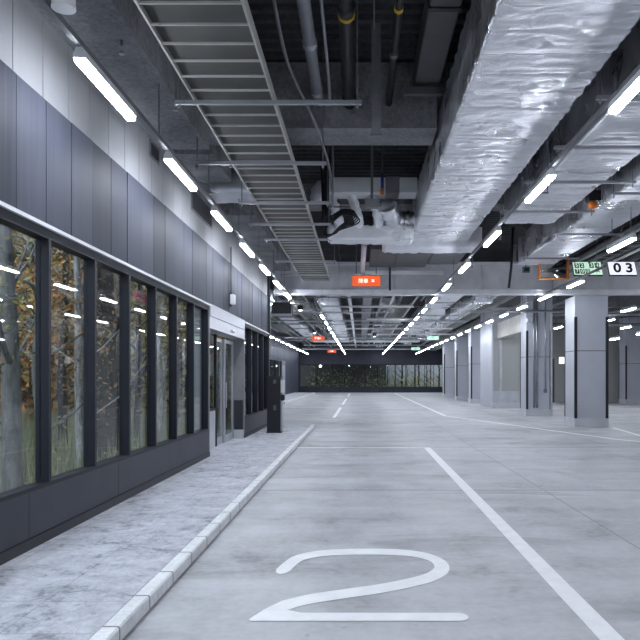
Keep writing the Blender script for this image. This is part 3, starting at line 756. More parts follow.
pipe('black_pipe', [(.42, 2, 5.6), (.42, 10.3, 5.6)], .045, 'black', 'thinner black pipe with a yellow band', bands=[((.42, 7.55, 5.6), (.42, 7.61, 5.6), .05, 'yellow')], collars=[((.42, 8.6, 5.6), (.42, 8.68, 5.6), .053, 'galvd')])
pipe('conduit', [(.14, 7.0, 5.1), (.14, 7.0, DECK)], .006, 'galvd', 'thin steel rod by the thick black pipe')
po = thing('channel_post', 'vertical steel channel post hanging before the cross beam', 'post', (.21, 9.1, 4.43))
obj('channel', MB().prism_z([(.15,9.06),(.27,9.06),(.27,9.14),(.255,9.14),(.255,9.075),(.165,9.075),(.165,9.14),(.15,9.14)], 4.75, DECK), 'midgrey', po)
obj('foot_plate', MB().box(.13, .29, 9.03, 9.17, 4.73, 4.75), 'galvd', po)
po = thing('channel_post', 'lower steel drop post ending in a clamp by the foil elbow', 'post', (.23, 13.2, 4.8))
obj('bar', MB().box(.20, .25, 13.18, 13.23, 4.95, DECK), 'galvd', po); obj('clamp', MB().box(.10, .36, 13.14, 13.26, 4.80, 4.97), 'midgrey', po)
sd = thing('drop_sensor', 'hanging rod with blue sleeve and orange tip', 'sensor', (.44, 13.8, 5.2))
obj('rod', MB().tube([(.44,13.8,5.6),(.44,13.8,DECK)], .02), 'galvd', sd); obj('sleeve', MB().tube([(.44,13.8,5.33),(.44,13.8,5.62)], .032), 'blue', sd, smooth=True); obj('tip', MB().tube([(.44,13.8,5.22),(.44,13.8,5.33)], [.045,.036]), 'orange', sd, smooth=True)
# dark board duct beside the huge duct
db = thing('board_duct', 'dark grey board-clad duct beside the huge foil duct', 'duct', (.96, 6, 5.76))
obj('board', MB().bbox(.78, 1.14, 2, 7.9, 5.78, 6.18, .02).bbox(.78, 1.14, 7.94, 10.2, 5.78, 6.18, .02), 'dkboard', db)
obj('joint_strap', MB().box(.77, 1.15, 7.88, 7.96, 5.76, 6.18), 'blackm', db)
obj('bracket', MB().box(.62, 1.16, 9.9, 10.0, 5.62, 5.72), 'galvd', db)
# hanging cable loops
cl_ = thing('cable_loop', 'coiled loops of black cable hanging beside the cable tray', 'cable', (-.5, 14, 4.4))
for j in range(5):
    o1 = .03*j
    pts = [(-.72+o1, 14.0, 6.19), (-.70+o1*.5, 14.0, 5.0), (-.62, 13.9+o1, 4.80-o1), (-.35, 13.8, 4.92-o1*.8), (-.12+o1*.5, 13.75, 4.88-o1), (-.16+o1, 13.75, 4.76-o1), (-.4, 13.85, 4.60-o1*.6), (-.62+o1, 13.95, 4.42+o1*.5), (-.74, 14.05, 4.55), (-.76+o1*.3, 14.1, 5.2), (-.8, 14.1, 6.19)]
    obj('cable', MB().tube(smoothp(pts, 6), .014, 6), 'black', cl_, smooth=True)
obj('tie_bar', MB().box(-.62, -.2, 13.7, 13.73, 4.94, 4.965), 'galvd', cl_)
pipe('conduit', smoothp([(-.9, 7.0, 5.6), (-.85, 8.2, 5.3), (-.62, 9.6, 5.1), (-.5, 11.2, 5.0), (-.5, 12.5, 4.95)], 5), .02, 'galvd', 'curving grey flexible conduit beside the tray edge')
pipe('conduit', [(-.46, 11.85, 4.5), (-.46, 11.85, 6.1)], .02, 'galvd', 'upright conduit at the tray strut end')
# spotlight and detectors
sp = thing('spotlight', 'white cylindrical downlight above the pale wall near the camera', 'downlight', (-2.16, 5.1, 4.3))
obj('body', MB().tube([(-2.16, 5.1, 4.30), (-2.16, 5.1, 4.56)], .083, 24), 'white', sp, smooth=True)
obj('lens', MB().tube([(-2.16, 5.1, 4.294), (-2.16, 5.1, 4.302)], .065, 24), 'ltgrey', sp)
obj('trim_ring', MB().tube([(-2.16, 5.1, 4.29), (-2.16, 5.1, 4.315)], .086, 24), 'white', sp)
obj('stem', MB().tube([(-2.16, 5.1, 4.55), (-2.16, 5.1, 6.25)], .014, 8), 'galvd', sp)
od = thing('smoke_detector', 'orange dome detector on a dark mount beneath the ducts', 'detector', (4.22, 12.7, 4.62))
obj('dome', MB().ball((4.22, 12.7, 4.74), .085, sz=.9), 'orange', od, smooth=True); obj('mount', MB().box(4.12, 4.34, 12.6, 12.8, 4.80, 4.98), 'black', od)
obj('stem', MB().tube([(4.25, 12.7, 4.95), (4.25, 12.7, DECK)], .02), 'black', od)
for i, (x, y) in enumerate(((-2.35, 6.9), (-2.2, 8.35), (-1.95, 10.6))):
    h = thing('sprinkler', '%s pendent sprinkler between wall lamps and cable tray' % ordw(i+1), 'sprinkler', (x, y, 4.8), 'pendent sprinklers')
    obj('drop_pipe', MB().tube([(x,y,4.86),(x,y,DECK if x > -2.2 else 5.24)], .014, 8), 'galvd', h); obj('head', MB().tube([(x,y,4.79),(x,y,4.83),(x,y,4.87)], [.03,.012,.02], 8), 'silver', h)
wlant = thing('wall_lantern', 'white box lantern on the dark cladding above the door', 'lantern', (WX+.06, 15.5, 3.2))
obj('box', MB().bbox(WX+.02, WX+.12, 15.45, 15.57, 3.23, 3.45, .012), 'white', wlant); obj('bracket', MB().box(WX, WX+.05, 15.47, 15.55, 3.18, 3.49), 'blackm', wlant); obj('conduit', MB().tube([(WX+.03, 15.51, 3.47), (WX+.03, 15.51, 4.5)], .012), 'blackm', wlant)

for a, b, z0, z1, lb in ((9.7, 10.15, 4.68, 4.92, 'small dark opening high in the pale wall near the second lamp'), (12.1, 13.75, 4.52, 4.92, 'wide dark opening in the pale wall where the foil duct passes')):
    so = thing('wall_sleeve', lb, 'wall opening', (WX-.03, (a+b)/2, z0))
    obj('frame', MB().box(WX-.05, WX-.015, a, a+.03, z0, z1).box(WX-.05, WX-.015, b-.03, b, z0, z1).box(WX-.05, WX-.015, a+.03, b-.03, z0, z0+.03).box(WX-.05, WX-.015, a+.03, b-.03, z1-.03, z1), 'midgrey', so)
    obj('back', MB().box(WX-.06, WX-.024, a+.03, b-.03, z0+.03, z1-.03), 'blackm', so)  # matt black plate fills the opening, standing in for its shade
# kiosk
ks = thing('ticket_kiosk', 'slim black ticket pedestal at the walkway end', 'kiosk', (-2.34, 19.3, .1))
obj('body', MB().bbox(-2.54, -2.17, 19.12, 19.55, .1, 1.62, .02), 'black', ks)
obj('cap', MB().box(-2.55, -2.15, 19.1, 19.57, 1.60, 1.65), 'black', ks)
obj('base', MB().box(-2.56, -2.15, 19.1, 19.57, .1, .13), 'black', ks)
obj('screen_panel', MB().bbox(-2.17, -2.10, 19.16, 19.5, 1.20, 1.54, .01), 'white', ks)
obj('card_reader', MB().bbox(-2.17, -2.08, 19.2, 19.46, .98, 1.14, .02), 'black', ks)
obj('front_panel', MB().box(-2.17, -2.13, 19.16, 19.5, .2, .94), 'silver', ks)
obj('badge', MB().box(-2.37, -2.29, 19.112, 19.122, .72, .86), 'dkboard', ks); obj('badge', MB().box(-2.37, -2.29, 19.112, 19.122, 1.45, 1.55), 'dkboard', ks)

# ------------------------------------------------------------------ signs
def rotx(a): return Matrix.Rotation(a, 4, 'X')
def sign_box(name, label, x, y, z, w, h, face, cat='sign', depth=.10, tilt=0, back='midgrey', hang=True):
    s = thing(name, label, cat, (x, y, z)); s.rotation_euler = (tilt, 0, 0)
    def loc(mb, nm, m_, par=s):
        me = bpy.data.meshes.new(nm); me.from_pydata(mb.v, [], mb.f); me.update(); me.materials.append(M[m_])
        o = bpy.data.objects.new(nm, me); C.objects.link(o); o.parent = par; return o
    loc(MB().bbox(-w/2, w/2, 0, depth, -h/2, h/2, .008), 'case', back)
    loc(MB().box(-w/2+.012, w/2-.012, -.008, 0, -h/2+.012, h/2-.012), 'face', face)
    if hang:
        # hangers rise vertically to the deck
        inv = Matrix.Rotation(-tilt, 4, 'X').to_3x3()
        for sx in (-w*.35, w*.35):
            mb = MB(); p0 = Vector((sx, depth/2, h/2-.01)); p1 = p0+inv @ Vector((0, 0, DECK-z-h/2+.05))
            mb.tube([p0, p1], .014, 8); loc(mb, 'hanger', 'galvd')
    return s, loc
F = Matrix.Rotation(PI/2, 4, 'X')
s, loc = sign_box('lane_sign', 'nearest orange lit sign with white characters and a cross', .19, 20.95, 4.50, .86, .33, 'red_glow')
text('lettering', '降車', 'sign_white', s, .15, Matrix.Translation((-.09, -.012, -.005)) @ F, .003, .0)
text('cross_mark', '×', 'sign_white', s, .20, Matrix.Translation((.20, -.012, .0)) @ F, .003, .003)
for dx in (-.30, -.2, .2, .33): loc(MB().box(dx-.05, dx+.05, .0, .06, .175, .21), 'clip', 'white')
s, loc = sign_box('lane_sign', 'second orange lit sign, farther along the kerb side', -2.76, 46, 4.20, .86, .30, 'red_glow'); text('lettering', '降車×', 'sign_white', s, .16, Matrix.Translation((0, -.012, 0)) @ F, .003, .004)
s, loc = sign_box('lane_sign', 'farthest orange lit sign near the end wall', -2.85, 71, 4.30, .88, .26, 'red_glow'); text('lettering', '降車×', 'sign_white', s, .16, Matrix.Translation((0, -.012, 0)) @ F, .003, .004)
TL = -.47
s, loc = sign_box('number_board', 'white hanging board reading 0 3', 7.49, 20.0, 4.73, .79, .46, 'white_glow', tilt=TL, back='black', depth=.06)
for ch, dx in (('0', -.15), ('3', .19)): text('digit', ch, 'black', s, .44, Matrix.Translation((dx, -.012, 0)) @ F, .003, .014, .06)
s, loc = sign_box('display_board', 'pale green counter board with dark digit cells beside the 0 3 board', 6.50, 20.0, 4.73, .83, .46, 'green_glow', tilt=TL, back='black', depth=.06)
for (r_, xs_) in ((.095, (-.30, -.15, .12, .28)), (-.105, (-.31, -.16, -.01, .28))):
    for j, dx in enumerate(xs_):
        lastc = r_ < 0 and j == 3
        if not lastc: loc(MB().box(dx-.062, dx+.062, -.014, -.008, r_-.082, r_+.082), 'cell', 'dkgreen' if 'dkgreen' in M else 'black')
        chs = '5234' if r_ > 0 else '700A'
        text('digit', chs[j], 'black' if lastc else 'green_glow', s, .16, Matrix.Translation((dx, -.018, r_)) @ F, .002, .002)
for i, (x, y, z, lab) in enumerate(((4.8, 46, 4.22, 'nearer small green exit sign under the far ceiling'), (4.85, 61, 4.15, 'farther small green exit sign near the end wall'))):
    s, loc = sign_box('exit_sign', lab, x, y, z, .75, .24, 'exit_glow', back='white'); loc(MB().box(-.08, .06, -.012, -.008, -.07, .07), 'pictogram', 'white')
# rectangular convex mirror with orange frame
mr = thing('traffic_mirror', 'rectangular convex mirror with an orange frame below the third duct', 'mirror', (5.52, 20.0, 4.75))
g = MB(); nx, nz = 16, 12; w2, h2 = .40, .31
vs = []
for j in range(nz+1):
    for i in range(nx+1):
        u, v = i/nx*2-1, j/nz*2-1; vs.append((5.52+u*w2, 20.0-.10*(1-.5*u*u-.5*v*v), 4.75+v*h2))
g.add(vs, [(j*(nx+1)+i, j*(nx+1)+i+1, (j+1)*(nx+1)+i+1, (j+1)*(nx+1)+i) for j in range(nz) for i in range(nx)])
obj('mirror_face', g, 'mirror', mr, smooth=True)
obj('mirror_frame', MB().box(5.09, 5.13, 19.9, 20.06, 4.41, 5.09).box(5.91, 5.95, 19.9, 20.06, 4.41, 5.09).box(5.13, 5.91, 19.9, 20.06, 4.41, 4.445).box(5.13, 5.91, 19.9, 20.06, 5.055, 5.09), 'orangef', mr)
obj('back_shell', MB().box(5.11, 5.93, 20.04, 20.10, 4.43, 5.07), 'orangef', mr)
obj('bracket', MB().tube([(5.7, 20.12, 5.0), (5.7, 20.12, DECK)], .025), 'galvd', mr); obj('arm', MB().tube([(5.5, 20.08, 4.75), (5.7, 20.12, 5.05)], .02), 'galvd', mr)
tb = thing('junction_box', 'small teal junction box by the orange-framed mirror', 'junction box', (4.86, 20.5, 4.68)); obj('case', MB().bbox(4.76, 4.97, 20.45, 20.56, 4.68, 4.86, .01), 'teal', tb); obj('lid', MB().box(4.79, 4.94, 20.44, 20.452, 4.71, 4.83), 'black', tb); obj('stem', MB().tube([(4.86, 20.5, 4.85), (4.86, 20.5, DECK+.03)], .02), 'galvd', tb)
pipe('drain_pipe', [(4.68, 21.4, 6.25), (4.62, 21.4, 4.96), (4.55, 21.4, 4.35)], .04, 'blackm', 'dark slanting drop pipe in front of the pale beam')
pipe('drain_pipe', [(.93, 21.75, 6.25), (.93, 21.75, 4.32)], .035, 'blackm', 'dark upright pipe in front of the pale beam, near the orange sign')
pa = thing('speaker_box', 'small white box on the second column beam', 'speaker', (7.2, 29.2, 4.0)); obj('case', MB().bbox(7.0, 7.2, 29.3, 29.5, 3.95, 4.1, .01), 'white', pa); obj('grille', MB().box(7.03, 7.17, 29.292, 29.3, 3.97, 4.08), 'ltgrey', pa)
sg = thing('door_sign', 'small lit white sign above the dark service door', 'sign', (11.7, 45.9, 2.75)); obj('case', MB().box(13.0, 13.5, 45.85, 46, 2.5, 3.0), 'midgrey', sg); obj('face', MB().box(13.03, 13.47, 45.84, 45.85, 2.53, 2.97), 'sign_white', sg)

# ------------------------------------------------------------------ services near the pale beam
fc = thing('fan_coil', 'grey ceiling fan coil unit hanging before the pale beam', 'fan coil', (1.1, 20, 4.95))
obj('case', MB().bbox(.28, 2.0, 18.6, 21.6, 5.02, 5.5, .02), 'dkboard', fc); obj('seam_strip', MB().box(1.02, 1.06, 18.58, 21.62, 5.0, 5.02), 'blackm', fc)
for x in (.35, 1.9):
    for y in (18.8, 21.4): obj('hanger_rod', MB().tube([(x,y,5.45),(x,y,DECK+.03)], .01, 6), 'galvd', fc)
pipe('white_pipe', [(.10, 17.8, 4.96), (.08, 21.9, 4.94)], .07, 'pink', 'pale pink lagged pipe beside the fan coil unit')
tag(obj('cross_rail', MB().box(.15, 2.6, 21.85, 21.97, 4.84, 4.95), 'white'), 'white cross rail just in front of the pale beam', 'rail')
fb = thing('fan_coil', 'second fan coil box hung beyond the huge duct end', 'fan coil', (2.0, 20.5, 5.0)); obj('case', MB().bbox(2.06, 3.0, 19.0, 21.6, 5.1, 5.6, .02), 'midgrey', fb); obj('grille', MB().box(2.14, 2.9, 18.985, 19.0, 5.15, 5.5), 'black', fb)
for x in (2.15, 2.9): obj('hanger_rod', MB().tube([(x,20.5,5.55),(x,20.5,DECK+.03)], .01, 6), 'galvd', fb)
for i, (x, z, r, m_, y0, y1) in enumerate(((6.15, 5.0, .09, 'blackm', 6, 22.2), (6.45, 5.05, .05, 'galv', 6, 22.2), (7.1, 5.2, .09, 'blackm', 6, 22.2), (7.6, 5.1, .04, 'white', 8, 22.2), (8.4, 5.3, .12, 'galvd', 8, 22.2), (9.2, 5.1, .04, 'white', 8, 22.2))):
    pipe('service_pipe', [(x, y0, z), (x, y1, z)], r, m_, '%s lengthwise pipe outward from the third foil duct' % ordw(i+1), group='lengthwise pipes beyond the third duct', hang=5)
ct2 = thing('cable_tray', 'narrow dark cable tray beyond the third foil duct', 'cable tray', (6.7, 14, 4.9))
for sx in (6.55, 6.95): obj('side_rail', MB().box(sx-.01, sx+.01, 6, 22.2, 4.88, 4.97), 'galvd', ct2)
for j in range(30): obj('rung', MB().box(6.56, 6.94, 6.2+j*.54, 6.23+j*.54, 4.885, 4.9), 'galv', ct2)
for i, (y, a, b) in enumerate(((9, 5.9, 9.6), (13, 5.9, 9.6), (17, 5.9, 9.6))): strut(a, b, y, 4.80, '%s strut under the pipes beyond the third duct' % ordw(i+1), 'struts under the outer pipes')

# ------------------------------------------------------------------ services beyond the pale beam
far = random.Random(21)
for i, (x, z, r, m_) in enumerate(((-.40, 4.6, .07, 'white'), (.9, 5.0, .05, 'galv'), (1.35, 4.9, .06, 'white'), (1.75, 5.1, .1, 'galvd'), (2.3, 4.85, .04, 'white'), (-2.6, 5.0, .08, 'galvd'), (-3.0, 4.8, .04, 'galv'), (-4.8, 4.9, .06, 'galv'), (-5.4, 5.0, .1, 'galvd'), (5.9, 4.8, .05, 'galv'), (6.3, 5.0, .09, 'galvd'), (8.8, 4.9, .08, 'galvd'), (10.2, 5.0, .06, 'galv'), (12.8, 4.9, .1, 'galvd'), (14.2, 5.1, .06, 'white'))):
    y1 = 76 if x < 8.4 else 45.8
    pipe('service_pipe', [(x, 23.2+far.uniform(0, 3), z), (x, y1-far.uniform(.5, 6), z)], r, m_, '%s long pipe beyond the pale beam, counted across the hall' % ordw(i+1), group='long pipes beyond the pale beam', hang=14)
bd = thing('box_duct', 'grey stepped box duct on the lane axis beyond the pale beam', 'duct', (.28, 36, 4.6))
obj('section', MB().bbox(.12, .46, 24, 30, 4.66, 4.95, .01), 'midgrey', bd); obj('section', MB().bbox(.08, .50, 30.2, 40, 4.58, 4.9, .01), 'galvd', bd); obj('section', MB().bbox(.10, .48, 40.2, 58, 4.64, 4.95, .01), 'midgrey', bd)
for y in (24, 30.1, 40.1): obj('flange', MB().box(.06, .52, y-.05, y+.05, 4.56, 4.98), 'galv', bd)
cross = [(26.2, 4.72, -1.0, 2.4, 'white', .05), (28.6, 4.52, -1.6, 2.2, 'white', .04), (29.4, 4.40, 4.6, 9, 'galv', .05), (31.5, 4.55, -3.6, 1.2, 'galv', .04), (34.5, 4.5, .3, 3.2, 'white', .06), (36.6, 4.6, -6, 5.6, 'galv', .05), (39, 4.6, -5, 2.4, 'galv', .05), (42.5, 4.6, -1, 5.6, 'white', .05), (46.5, 4.5, .5, 6.8, 'white', .06), (50, 4.5, -6, 6.5, 'galv', .06), (55, 4.6, -6, 5.6, 'galv', .06), (62, 4.5, -5, 6.8, 'galv', .07), (66, 4.4, -6, 6.8, 'galvd', .08), (70, 4.5, -6, 6.8, 'white', .07), (33, 4.6, 8.5, 20, 'galv', .06), (38, 4.5, 8.8, 20, 'galvd', .08)]
for i, (y, z, a, b, m_, r) in enumerate(cross):
    pipe('cross_pipe', [(a, y, z), (b, y, z)], r, m_, '%s crosswise pipe beyond the pale beam from the near side' % ordw(i+1), group='crosswise pipes beyond the pale beam', hang=4)
for i, (y, a, b) in enumerate(((25.2, -2.2, .9), (27.0, 2.6, 4.4), (30.8, -2.2, .9), (32.4, 2.6, 4.6), (35.2, -2.2, .9), (40.5, 2.4, 4.7), (47, -2.3, .9), (53, 2.4, 6.2), (60.5, -2.4, 2.4), (26.8, -5.6, -2.4), (30.4, -5.6, -3.3), (41, -5.8, -3.0))):
    strut(a, b, y, 4.48, '%s strut hanger beyond the pale beam from the near side' % ordw(i+1), 'struts beyond the pale beam')
for i, (x0, x1, y0, y1) in enumerate(((-2.9, -2.2, 24, 44), (1.5, 2.2, 30, 56), (-5.6, -4.6, 24, 48), (5.2, 6.0, 24, 50))):
    c = thing('cable_tray', ['ladder tray beyond the glass wall end', 'ladder tray above the far lane centre', 'ladder tray over the recess walkway', 'ladder tray beside the far column lamps'][i], 'cable tray', ((x0+x1)/2, (y0+y1)/2, 4.75))
    for sx in (x0, x1): obj('side_rail', MB().box(sx-.015, sx+.015, y0, y1, 4.74, 4.84), 'tray', c)
    nr = int((y1-y0)/.6)
    rg = 0
    for j in range(nr): obj('rung', MB().box(x0, x1, y0+.2+j*.6, y0+.24+j*.6, 4.745, 4.77), 'tray', c)
zz = random.Random(5)
for i in range(34):
    x = zz.choice((-4.6, -3.1, -2.2, -.6, .8, 1.4, 2.0, 3.4, 4.6, 5.3)); y = 24+i*1.45; w = zz.uniform(.6, 1.6); z = zz.uniform(4.62, 5.3); kk = i % 4; TOP = DECK-.01
    while any(Y-.25 < y+d < Y+.65 for Y in (29.6, 36.9, 44.1, 51.3, 58.5, 65.7, 72.9) for d in (0, (0, 4, .6, 3.4)[kk])): y += .3
    if kk == 0: p = [(x, y, TOP), (x, y, z), (x+w, y+.1, z), (x+w, y+2.5, z)]
    elif kk == 1: p = [(x, y, z), (x+w*.5, y+.8, z), (x+w*.5, y+3.2, z), (x+w, y+4, z), (x+w, y+4, TOP)]
    elif kk == 2: p = [(x-.1, y, TOP), (x, y, z+.2), (x+.3, y+.5, z), (x+w, y+.6, z), (x+w, y+.6, TOP)]
    else: p = [(x, y, TOP), (x, y, z), (x, y+3, z), (x-w*.6, y+3.4, z), (x-w*.6, y+3.4, TOP)]
    pipe('branch_pipe', p, zz.choice((.03, .045, .07)), zz.choice(('white', 'galv', 'foil', 'galv', 'white')), '%s bent branch pipe among the far services from the pale beam' % ordw(i+1), group='bent branch pipes beyond the pale beam')
for i in range(12):
    x = zz.choice((-3.4, -2.4, .9, 1.6, 3.4, 4.7)); y = 25.5+i*3.1; w = zz.uniform(.5, .9); z = zz.uniform(4.7, 5.0)
    bx_ = thing('terminal_box', '%s hanging air terminal box beyond the pale beam' % ordw(i+1), 'air box', (x, y, z), 'air terminal boxes')
    obj('case', MB().bbox(x, x+w, y, y+.8, z, z+.32, .01), zz.choice(('galv', 'foil', 'white')), bx_); obj('spigot', MB().tube([(x+w/2, y+.8, z+.16), (x+w/2, y+1.2, z+.16)], .1, 12), 'foil', bx_, smooth=True)
    obj('hanger_rod', MB().tube([(x+.05, y+.4, z+.3), (x+.05, y+.4, DECK+.05)], .01, 6).tube([(x+w-.05, y+.4, z+.3), (x+w-.05, y+.4, DECK+.05)], .01, 6), 'galvd', bx_)
un = thing('ceiling_unit', 'dark hanging unit with a white lower edge past the glass wall', 'ceiling unit', (-3.0, 27.3, 4.4)); obj('case', MB().bbox(-3.4, -2.66, 27, 28, 4.02, 4.5, .02), 'dkboard', un); obj('edge_strip', MB().box(-3.42, -2.64, 26.95, 27.0, 3.98, 4.08), 'white', un)
for x in (-3.3, -2.76): obj('hanger_rod', MB().tube([(x,27.5,4.45),(x,27.5,DECK+.03)], .012, 6), 'galvd', un)
for i, (x, y, z) in enumerate(((-2.3, 27, 4.2), (-2.6, 40, 4.15), (.9, 44, 4.2), (9.2, 31, 4.1))):
    dl = thing('downlight', '%s small round downlight beyond the pale beam' % ordw(i+1), 'downlight', (x, y, z), 'small round downlights')
    obj('body', MB().tube([(x,y,z+.02),(x,y,z+.2)], .11, 14), 'blackm', dl); obj('lens', MB().ball((x,y,z+.03), .085, sz=.6), 'spot', dl, smooth=True); obj('stem', MB().tube([(x,y,z+.2),(x,y,DECK+.03)], .015, 6), 'galvd', dl)

# ------------------------------------------------------------------ autumn wood behind the glass
soil = MB(); fw = random.Random(3)
gx = [-3.0-i*.5 for i in range(0, 20)]; gy = [-6+i*.8 for i in range(0, 35)]
def gz(x, y): return .06+max(0, -3.3-x)*.05+.06*noise.noise(Vector((x*.6, y*.6, 1)))
nn_ = len(gx); soil.add([(x, y, gz(x, y) if x < -3.25 else .02) for y in gy for x in gx], [(j*nn_+i, j*nn_+i+1, (j+1)*nn_+i+1, (j+1)*nn_+i) for j in range(len(gy)-1) for i in range(nn_-1)])
struct('ground', soil, 'soil', 'mossy ground of the small wood behind the glass', 'ground')
def leaf(mb, c, s, r):
    a = Vector((r.uniform(-1,1), r.uniform(-1,1), r.uniform(-1,1))).normalized(); b = a.cross(Vector((r.uniform(-1,1), r.uniform(-1,1), r.uniform(-1,1)))).normalized()
    c = Vector(c); mb.add([c-a*s, c+b*s*.45, c+a*s, c-b*s*.45], [(0,1,2,3)])
gr = MB()
for i in range(14000):
    x = fw.uniform(-9.5, -3.35); y = fw.uniform(2, 21); z = gz(x, y); h = fw.uniform(.12, .55)*(1.2 if y > 8 else .6)
    dx, dy = fw.uniform(-.12,.12), fw.uniform(-.12,.12); a = fw.uniform(0, PI); wv_ = .016
    gr.add([(x-wv_*math.cos(a), y-wv_*math.sin(a), z), (x+wv_*math.cos(a), y+wv_*math.sin(a), z), (x+dx, y+dy, z+h)], [(0,1,2)])
tag(obj('grass', gr, 'grass'), 'pale green grass growing under the trees behind the glass', 'grass', kind='stuff')
lt = MB()
for i in range(3500):
    x = fw.uniform(-9, -3.3); y = fw.uniform(2, 12); leaf(lt, (x, y, gz(x, y)+fw.uniform(.01, .35)), fw.uniform(.03, .07), fw)
tag(obj('fallen_leaves', lt, 'leaf_r'), 'rust brown leaves and twigs littering the near forest ground', 'leaves', kind='stuff')
def backfoliage(name, x0, x1, y0, y1, z1, n, mat, label, s=(.08, .2)):
    mb = MB()
    for i in range(n):
        leaf(mb, (fw.uniform(x0, x1), fw.uniform(y0, y1), fw.uniform(0, 1)**1.1*z1), fw.uniform(*s), fw)
    return tag(obj(name, mb, mat), label, 'foliage', kind='stuff')
backfoliage('undergrowth', -10.4, -8.8, 1, 21, 7.2, 9000, 'leaf_g', 'dense green undergrowth at the back of the small wood', (.06, .15))
backfoliage('undergrowth', -9.6, -8.2, 1, 21, 4.6, 6000, 'leaf_o', 'orange autumn brush at the back of the small wood')
backfoliage('undergrowth', -9.5, -3.5, 20.4, 21.6, 6.8, 10000, 'leaf_y', 'yellow-green hedge closing the wood at the door end', (.06, .15))
struct('fence_backing', MB().box(-10.9, -10.7, -6, 22, 0, 7.5), 'bark_d', 'dark timber screen behind the small wood', 'screen')
EMPTYPARTS = []
def tree(x, y, h, r, bark, leafm, label, nl=500, lean=0, spread=1.1, zlo=.2, ls=(.018, .046), forks=14, group=None):
    g = gz(x, y); t_ = thing('tree', label, 'tree', (x, y, g)); CL = lambda v: Vector((min(v[0], -3.25), min(v[1], 21.6), v[2]))
    r_ = random.Random(int(x*100)+int(y*977))
    pts = [(x+lean*(q/8)**1.3+r_.uniform(-.05,.05)*(q > 0), y+r_.uniform(-.06,.06)*(q > 0), g-.05+h*q/8) for q in range(9)]
    obj('trunk', MB().tube(smoothp(pts, 3), [r*(1.15-.75*q/24) for q in range(25)], 10), bark, t_, smooth=True)
    br = MB(); tips = []
    for k in range(forks):
        f = zlo+(1-zlo)*k/forks; q = int(f*8); b = Vector(pts[min(q, 8)]); a = r_.uniform(0, 2*PI); ln = spread*r_.uniform(.6, 1.2)
        p1 = b+Vector((math.cos(a)*ln*.5, math.sin(a)*ln*.5, .35*ln)); p2 = b+Vector((math.cos(a)*ln, math.sin(a)*ln, .85*ln)); p1 = CL(p1); p2 = CL(p2)
        br.tube([b, p1, p2], [r*.26, r*.16, r*.05], 6); tips += [b.lerp(p1, .6), p1, p2, (p1+p2)/2]
        for e in range(3):
            d = p1.lerp(p2, r_.random()); e2 = d+Vector((r_.uniform(-.5,.5), r_.uniform(-.5,.5), r_.uniform(.0,.6)))*ln*.7; e2 = CL(e2)
            br.tube([d, e2], [r*.12, r*.04], 5); tips.append(e2)
    obj('branches', br, bark, t_)
    fo = MB()
    for i in range(int(nl*3.2)):
        c = r_.choice(tips); c = CL((c[0]+r_.gauss(0,.24), c[1]+r_.gauss(0,.24), c[2]+r_.gauss(0,.22))); leaf(fo, c-Vector((r_.uniform(0,.05),0,0)), r_.uniform(*ls), r_)
    o = obj('foliage', fo, leafm, t_); o['kind'] = 'stuff'
    return t_
TR = [
 (-3.75, 7.55, 6.6, .10, 'bark_g', 'leaf_y', 'dark leaning trunk with yellow leaves in the nearest window', 500, -.25),
 (-4.0, 8.75, 7.0, .09, 'bark_g', 'leaf_r', 'pale grey trunk among rust leaves in the nearest window', 600, .1),
 (-4.9, 9.3, 6.5, .06, 'bark_d', 'leaf_o', 'thin dark sapling with orange leaves behind the nearest window', 700, .2),
 (-6.4, 11.6, 7.0, .12, 'bark_d', 'leaf_o', 'dark orange-leaved tree deep behind the nearest window', 900, 0),
 (-4.0, 10.1, 7.0, .055, 'birch', 'leaf_o', 'white birch trunk behind the second window', 450, -.15),
 (-4.35, 11.75, 7.2, .23, 'bark_d', 'leaf_r', 'thick dark trunk behind the second window', 300, .0),
 (-5.6, 13.2, 6.6, .08, 'bark_d', 'leaf_o', 'many-branched dark tree with orange leaves behind the third window', 900, .15),
 (-4.1, 12.9, 6.6, .05, 'bark_d', 'leaf_y', 'slim dark tree with yellow-green leaves behind the third window', 500, .1),
 (-5.4, 15.6, 7.0, .13, 'bark_g', 'leaf_y', 'grey trunk behind the fourth window', 600, 0),
 (-4.3, 15.0, 6.6, .06, 'birch', 'leaf_g', 'pale slim trunk behind the fourth window', 450, .1),
 (-4.6, 17.4, 6.6, .09, 'bark_d', 'leaf_o', 'dark trunk with orange leaves behind the fifth window', 600, 0),
 (-5.4, 18.9, 6.8, .10, 'bark_g', 'leaf_y', 'grey tree near the hedge behind the fifth window', 500, 0),
 (-4.2, 19.2, 6.2, .06, 'birch', 'leaf_g', 'pale trunk behind the sixth window', 350, 0),
 (-3.8, 20.0, 6.2, .05, 'bark_d', 'leaf_o', 'slim dark trunk close to the hedge behind the seventh window', 300, 0),
 (-7.6, 14.4, 7.2, .16, 'bark_d', 'leaf_g', 'large dark tree at the back behind the second window', 900, 0),
 (-7.0, 17.8, 7.0, .14, 'bark_g', 'leaf_o', 'grey tree with orange crown at the back behind the third window', 800, 0),
 (-6.4, 9.4, 6.8, .10, 'bark_d', 'leaf_y', 'yellow tree at the back edge of the nearest window', 800, 0),
]
for a in TR: tree(*a[:8], a[8])
rp = thing('red_panel', 'small red panel glimpsed inside the fourth window', 'panel', (-3.2, 11.3, 2.6)); obj('board', MB().bbox(-3.25, -3.2, 10.05, 10.75, 2.72, 2.86, .01), 'red', rp)
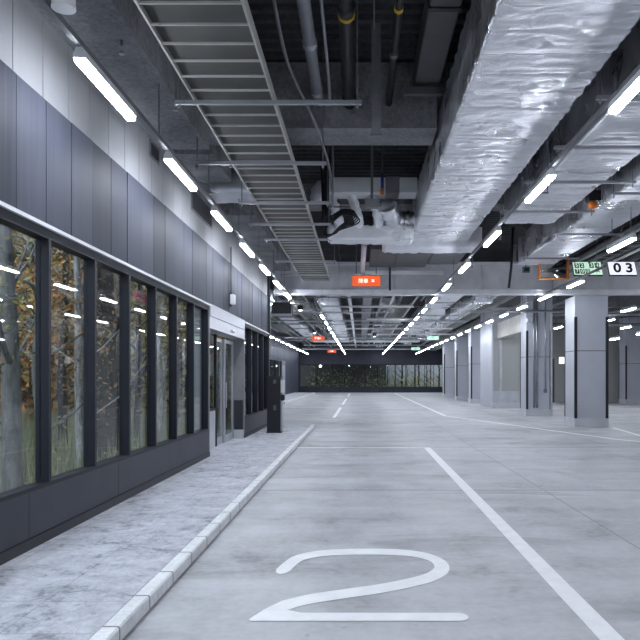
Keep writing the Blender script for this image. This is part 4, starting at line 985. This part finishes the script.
# trees behind the far wall
def fartree(x, y, h, r, leafm, label, bark='bark_d', nl=160, big=.9):
    t_ = thing('tree', label, 'tree', (x, y, 0)); r_ = random.Random(int(x*31)+int(y))
    tr = MB().tube([(x, y, -.1), (x+.1, y, h*.5), (x-.05, y, h)], [r, r*.8, r*.4], 8)
    for k in range(5): z = 1+.6*k; a = r_.uniform(-1.2, 1.2); tr.tube([(x, y, z), (x+a, y+r_.uniform(-.3, .3), z+.9)], [r*.4, r*.12], 5)
    obj('trunk', tr, bark, t_, smooth=True)
    fo = MB()
    for i in range(nl): leaf(fo, (x+r_.gauss(0,.6), y+r_.gauss(0,.4), abs(r_.gauss(.2, big))), r_.uniform(.06,.16), r_)
    o = obj('foliage', fo, leafm, t_); o['kind'] = 'stuff'
    return t_
for i, (x, y, lf) in enumerate(((8.9, 79.2, 'leaf_y'), (8.1, 81, 'leaf_r'), (7.5, 79.5, 'leaf_g'), (6.7, 80.5, 'leaf_y'), (6.1, 79.0, 'leaf_g'), (5.4, 81.5, 'leaf_g'), (4.7, 79.2, 'leaf_y'), (4.0, 80.6, 'leaf_g'), (3.1, 80, 'leaf_g'), (2.0, 81, 'leaf_g'), (.6, 80, 'leaf_g'), (-1.8, 80.5, 'leaf_g'), (-3.4, 81, 'leaf_g'), (-5, 80, 'leaf_g'))):
    fartree(x, y, 4.4, .07+.05*(i % 3 == 0), lf, '%s small tree behind the far wall windows, from the column side' % ordw(i+1), nl=240 if x > 3 else 260, big=.9 if x > 3 else 1.2)
struct('ground_far', MB().box(-9, 12, 77.2, 86, -.2, 0), 'soil', 'planted ground behind the far wall', 'ground')
struct('shade_roof_far', MB().box(-9, 3.2, 77.2, 86, 4.62, 4.8), 'deck', 'added unseen roof slab that keeps the far trees dark', 'roof')  # unseen slab added to block sky light from these trees
struct('pale_backdrop', MB().box(3.2, 12, 85.6, 85.8, 0, 4.6), 'midgrey', 'added grey backdrop for the brighter view behind the far trees', 'screen')  # added backdrop; its paler tone stands in for the brighter gaps
struct('fence_far', MB().box(-9, 3.2, 85.6, 85.8, 0, 4.6), 'bark_d', 'dark screen behind the far trees', 'screen')
struct('fence_recess', MB().box(-8.6, -8.4, 22.2, 77, 0, 5), 'bark_d', 'dark screen behind the recess windows', 'screen')
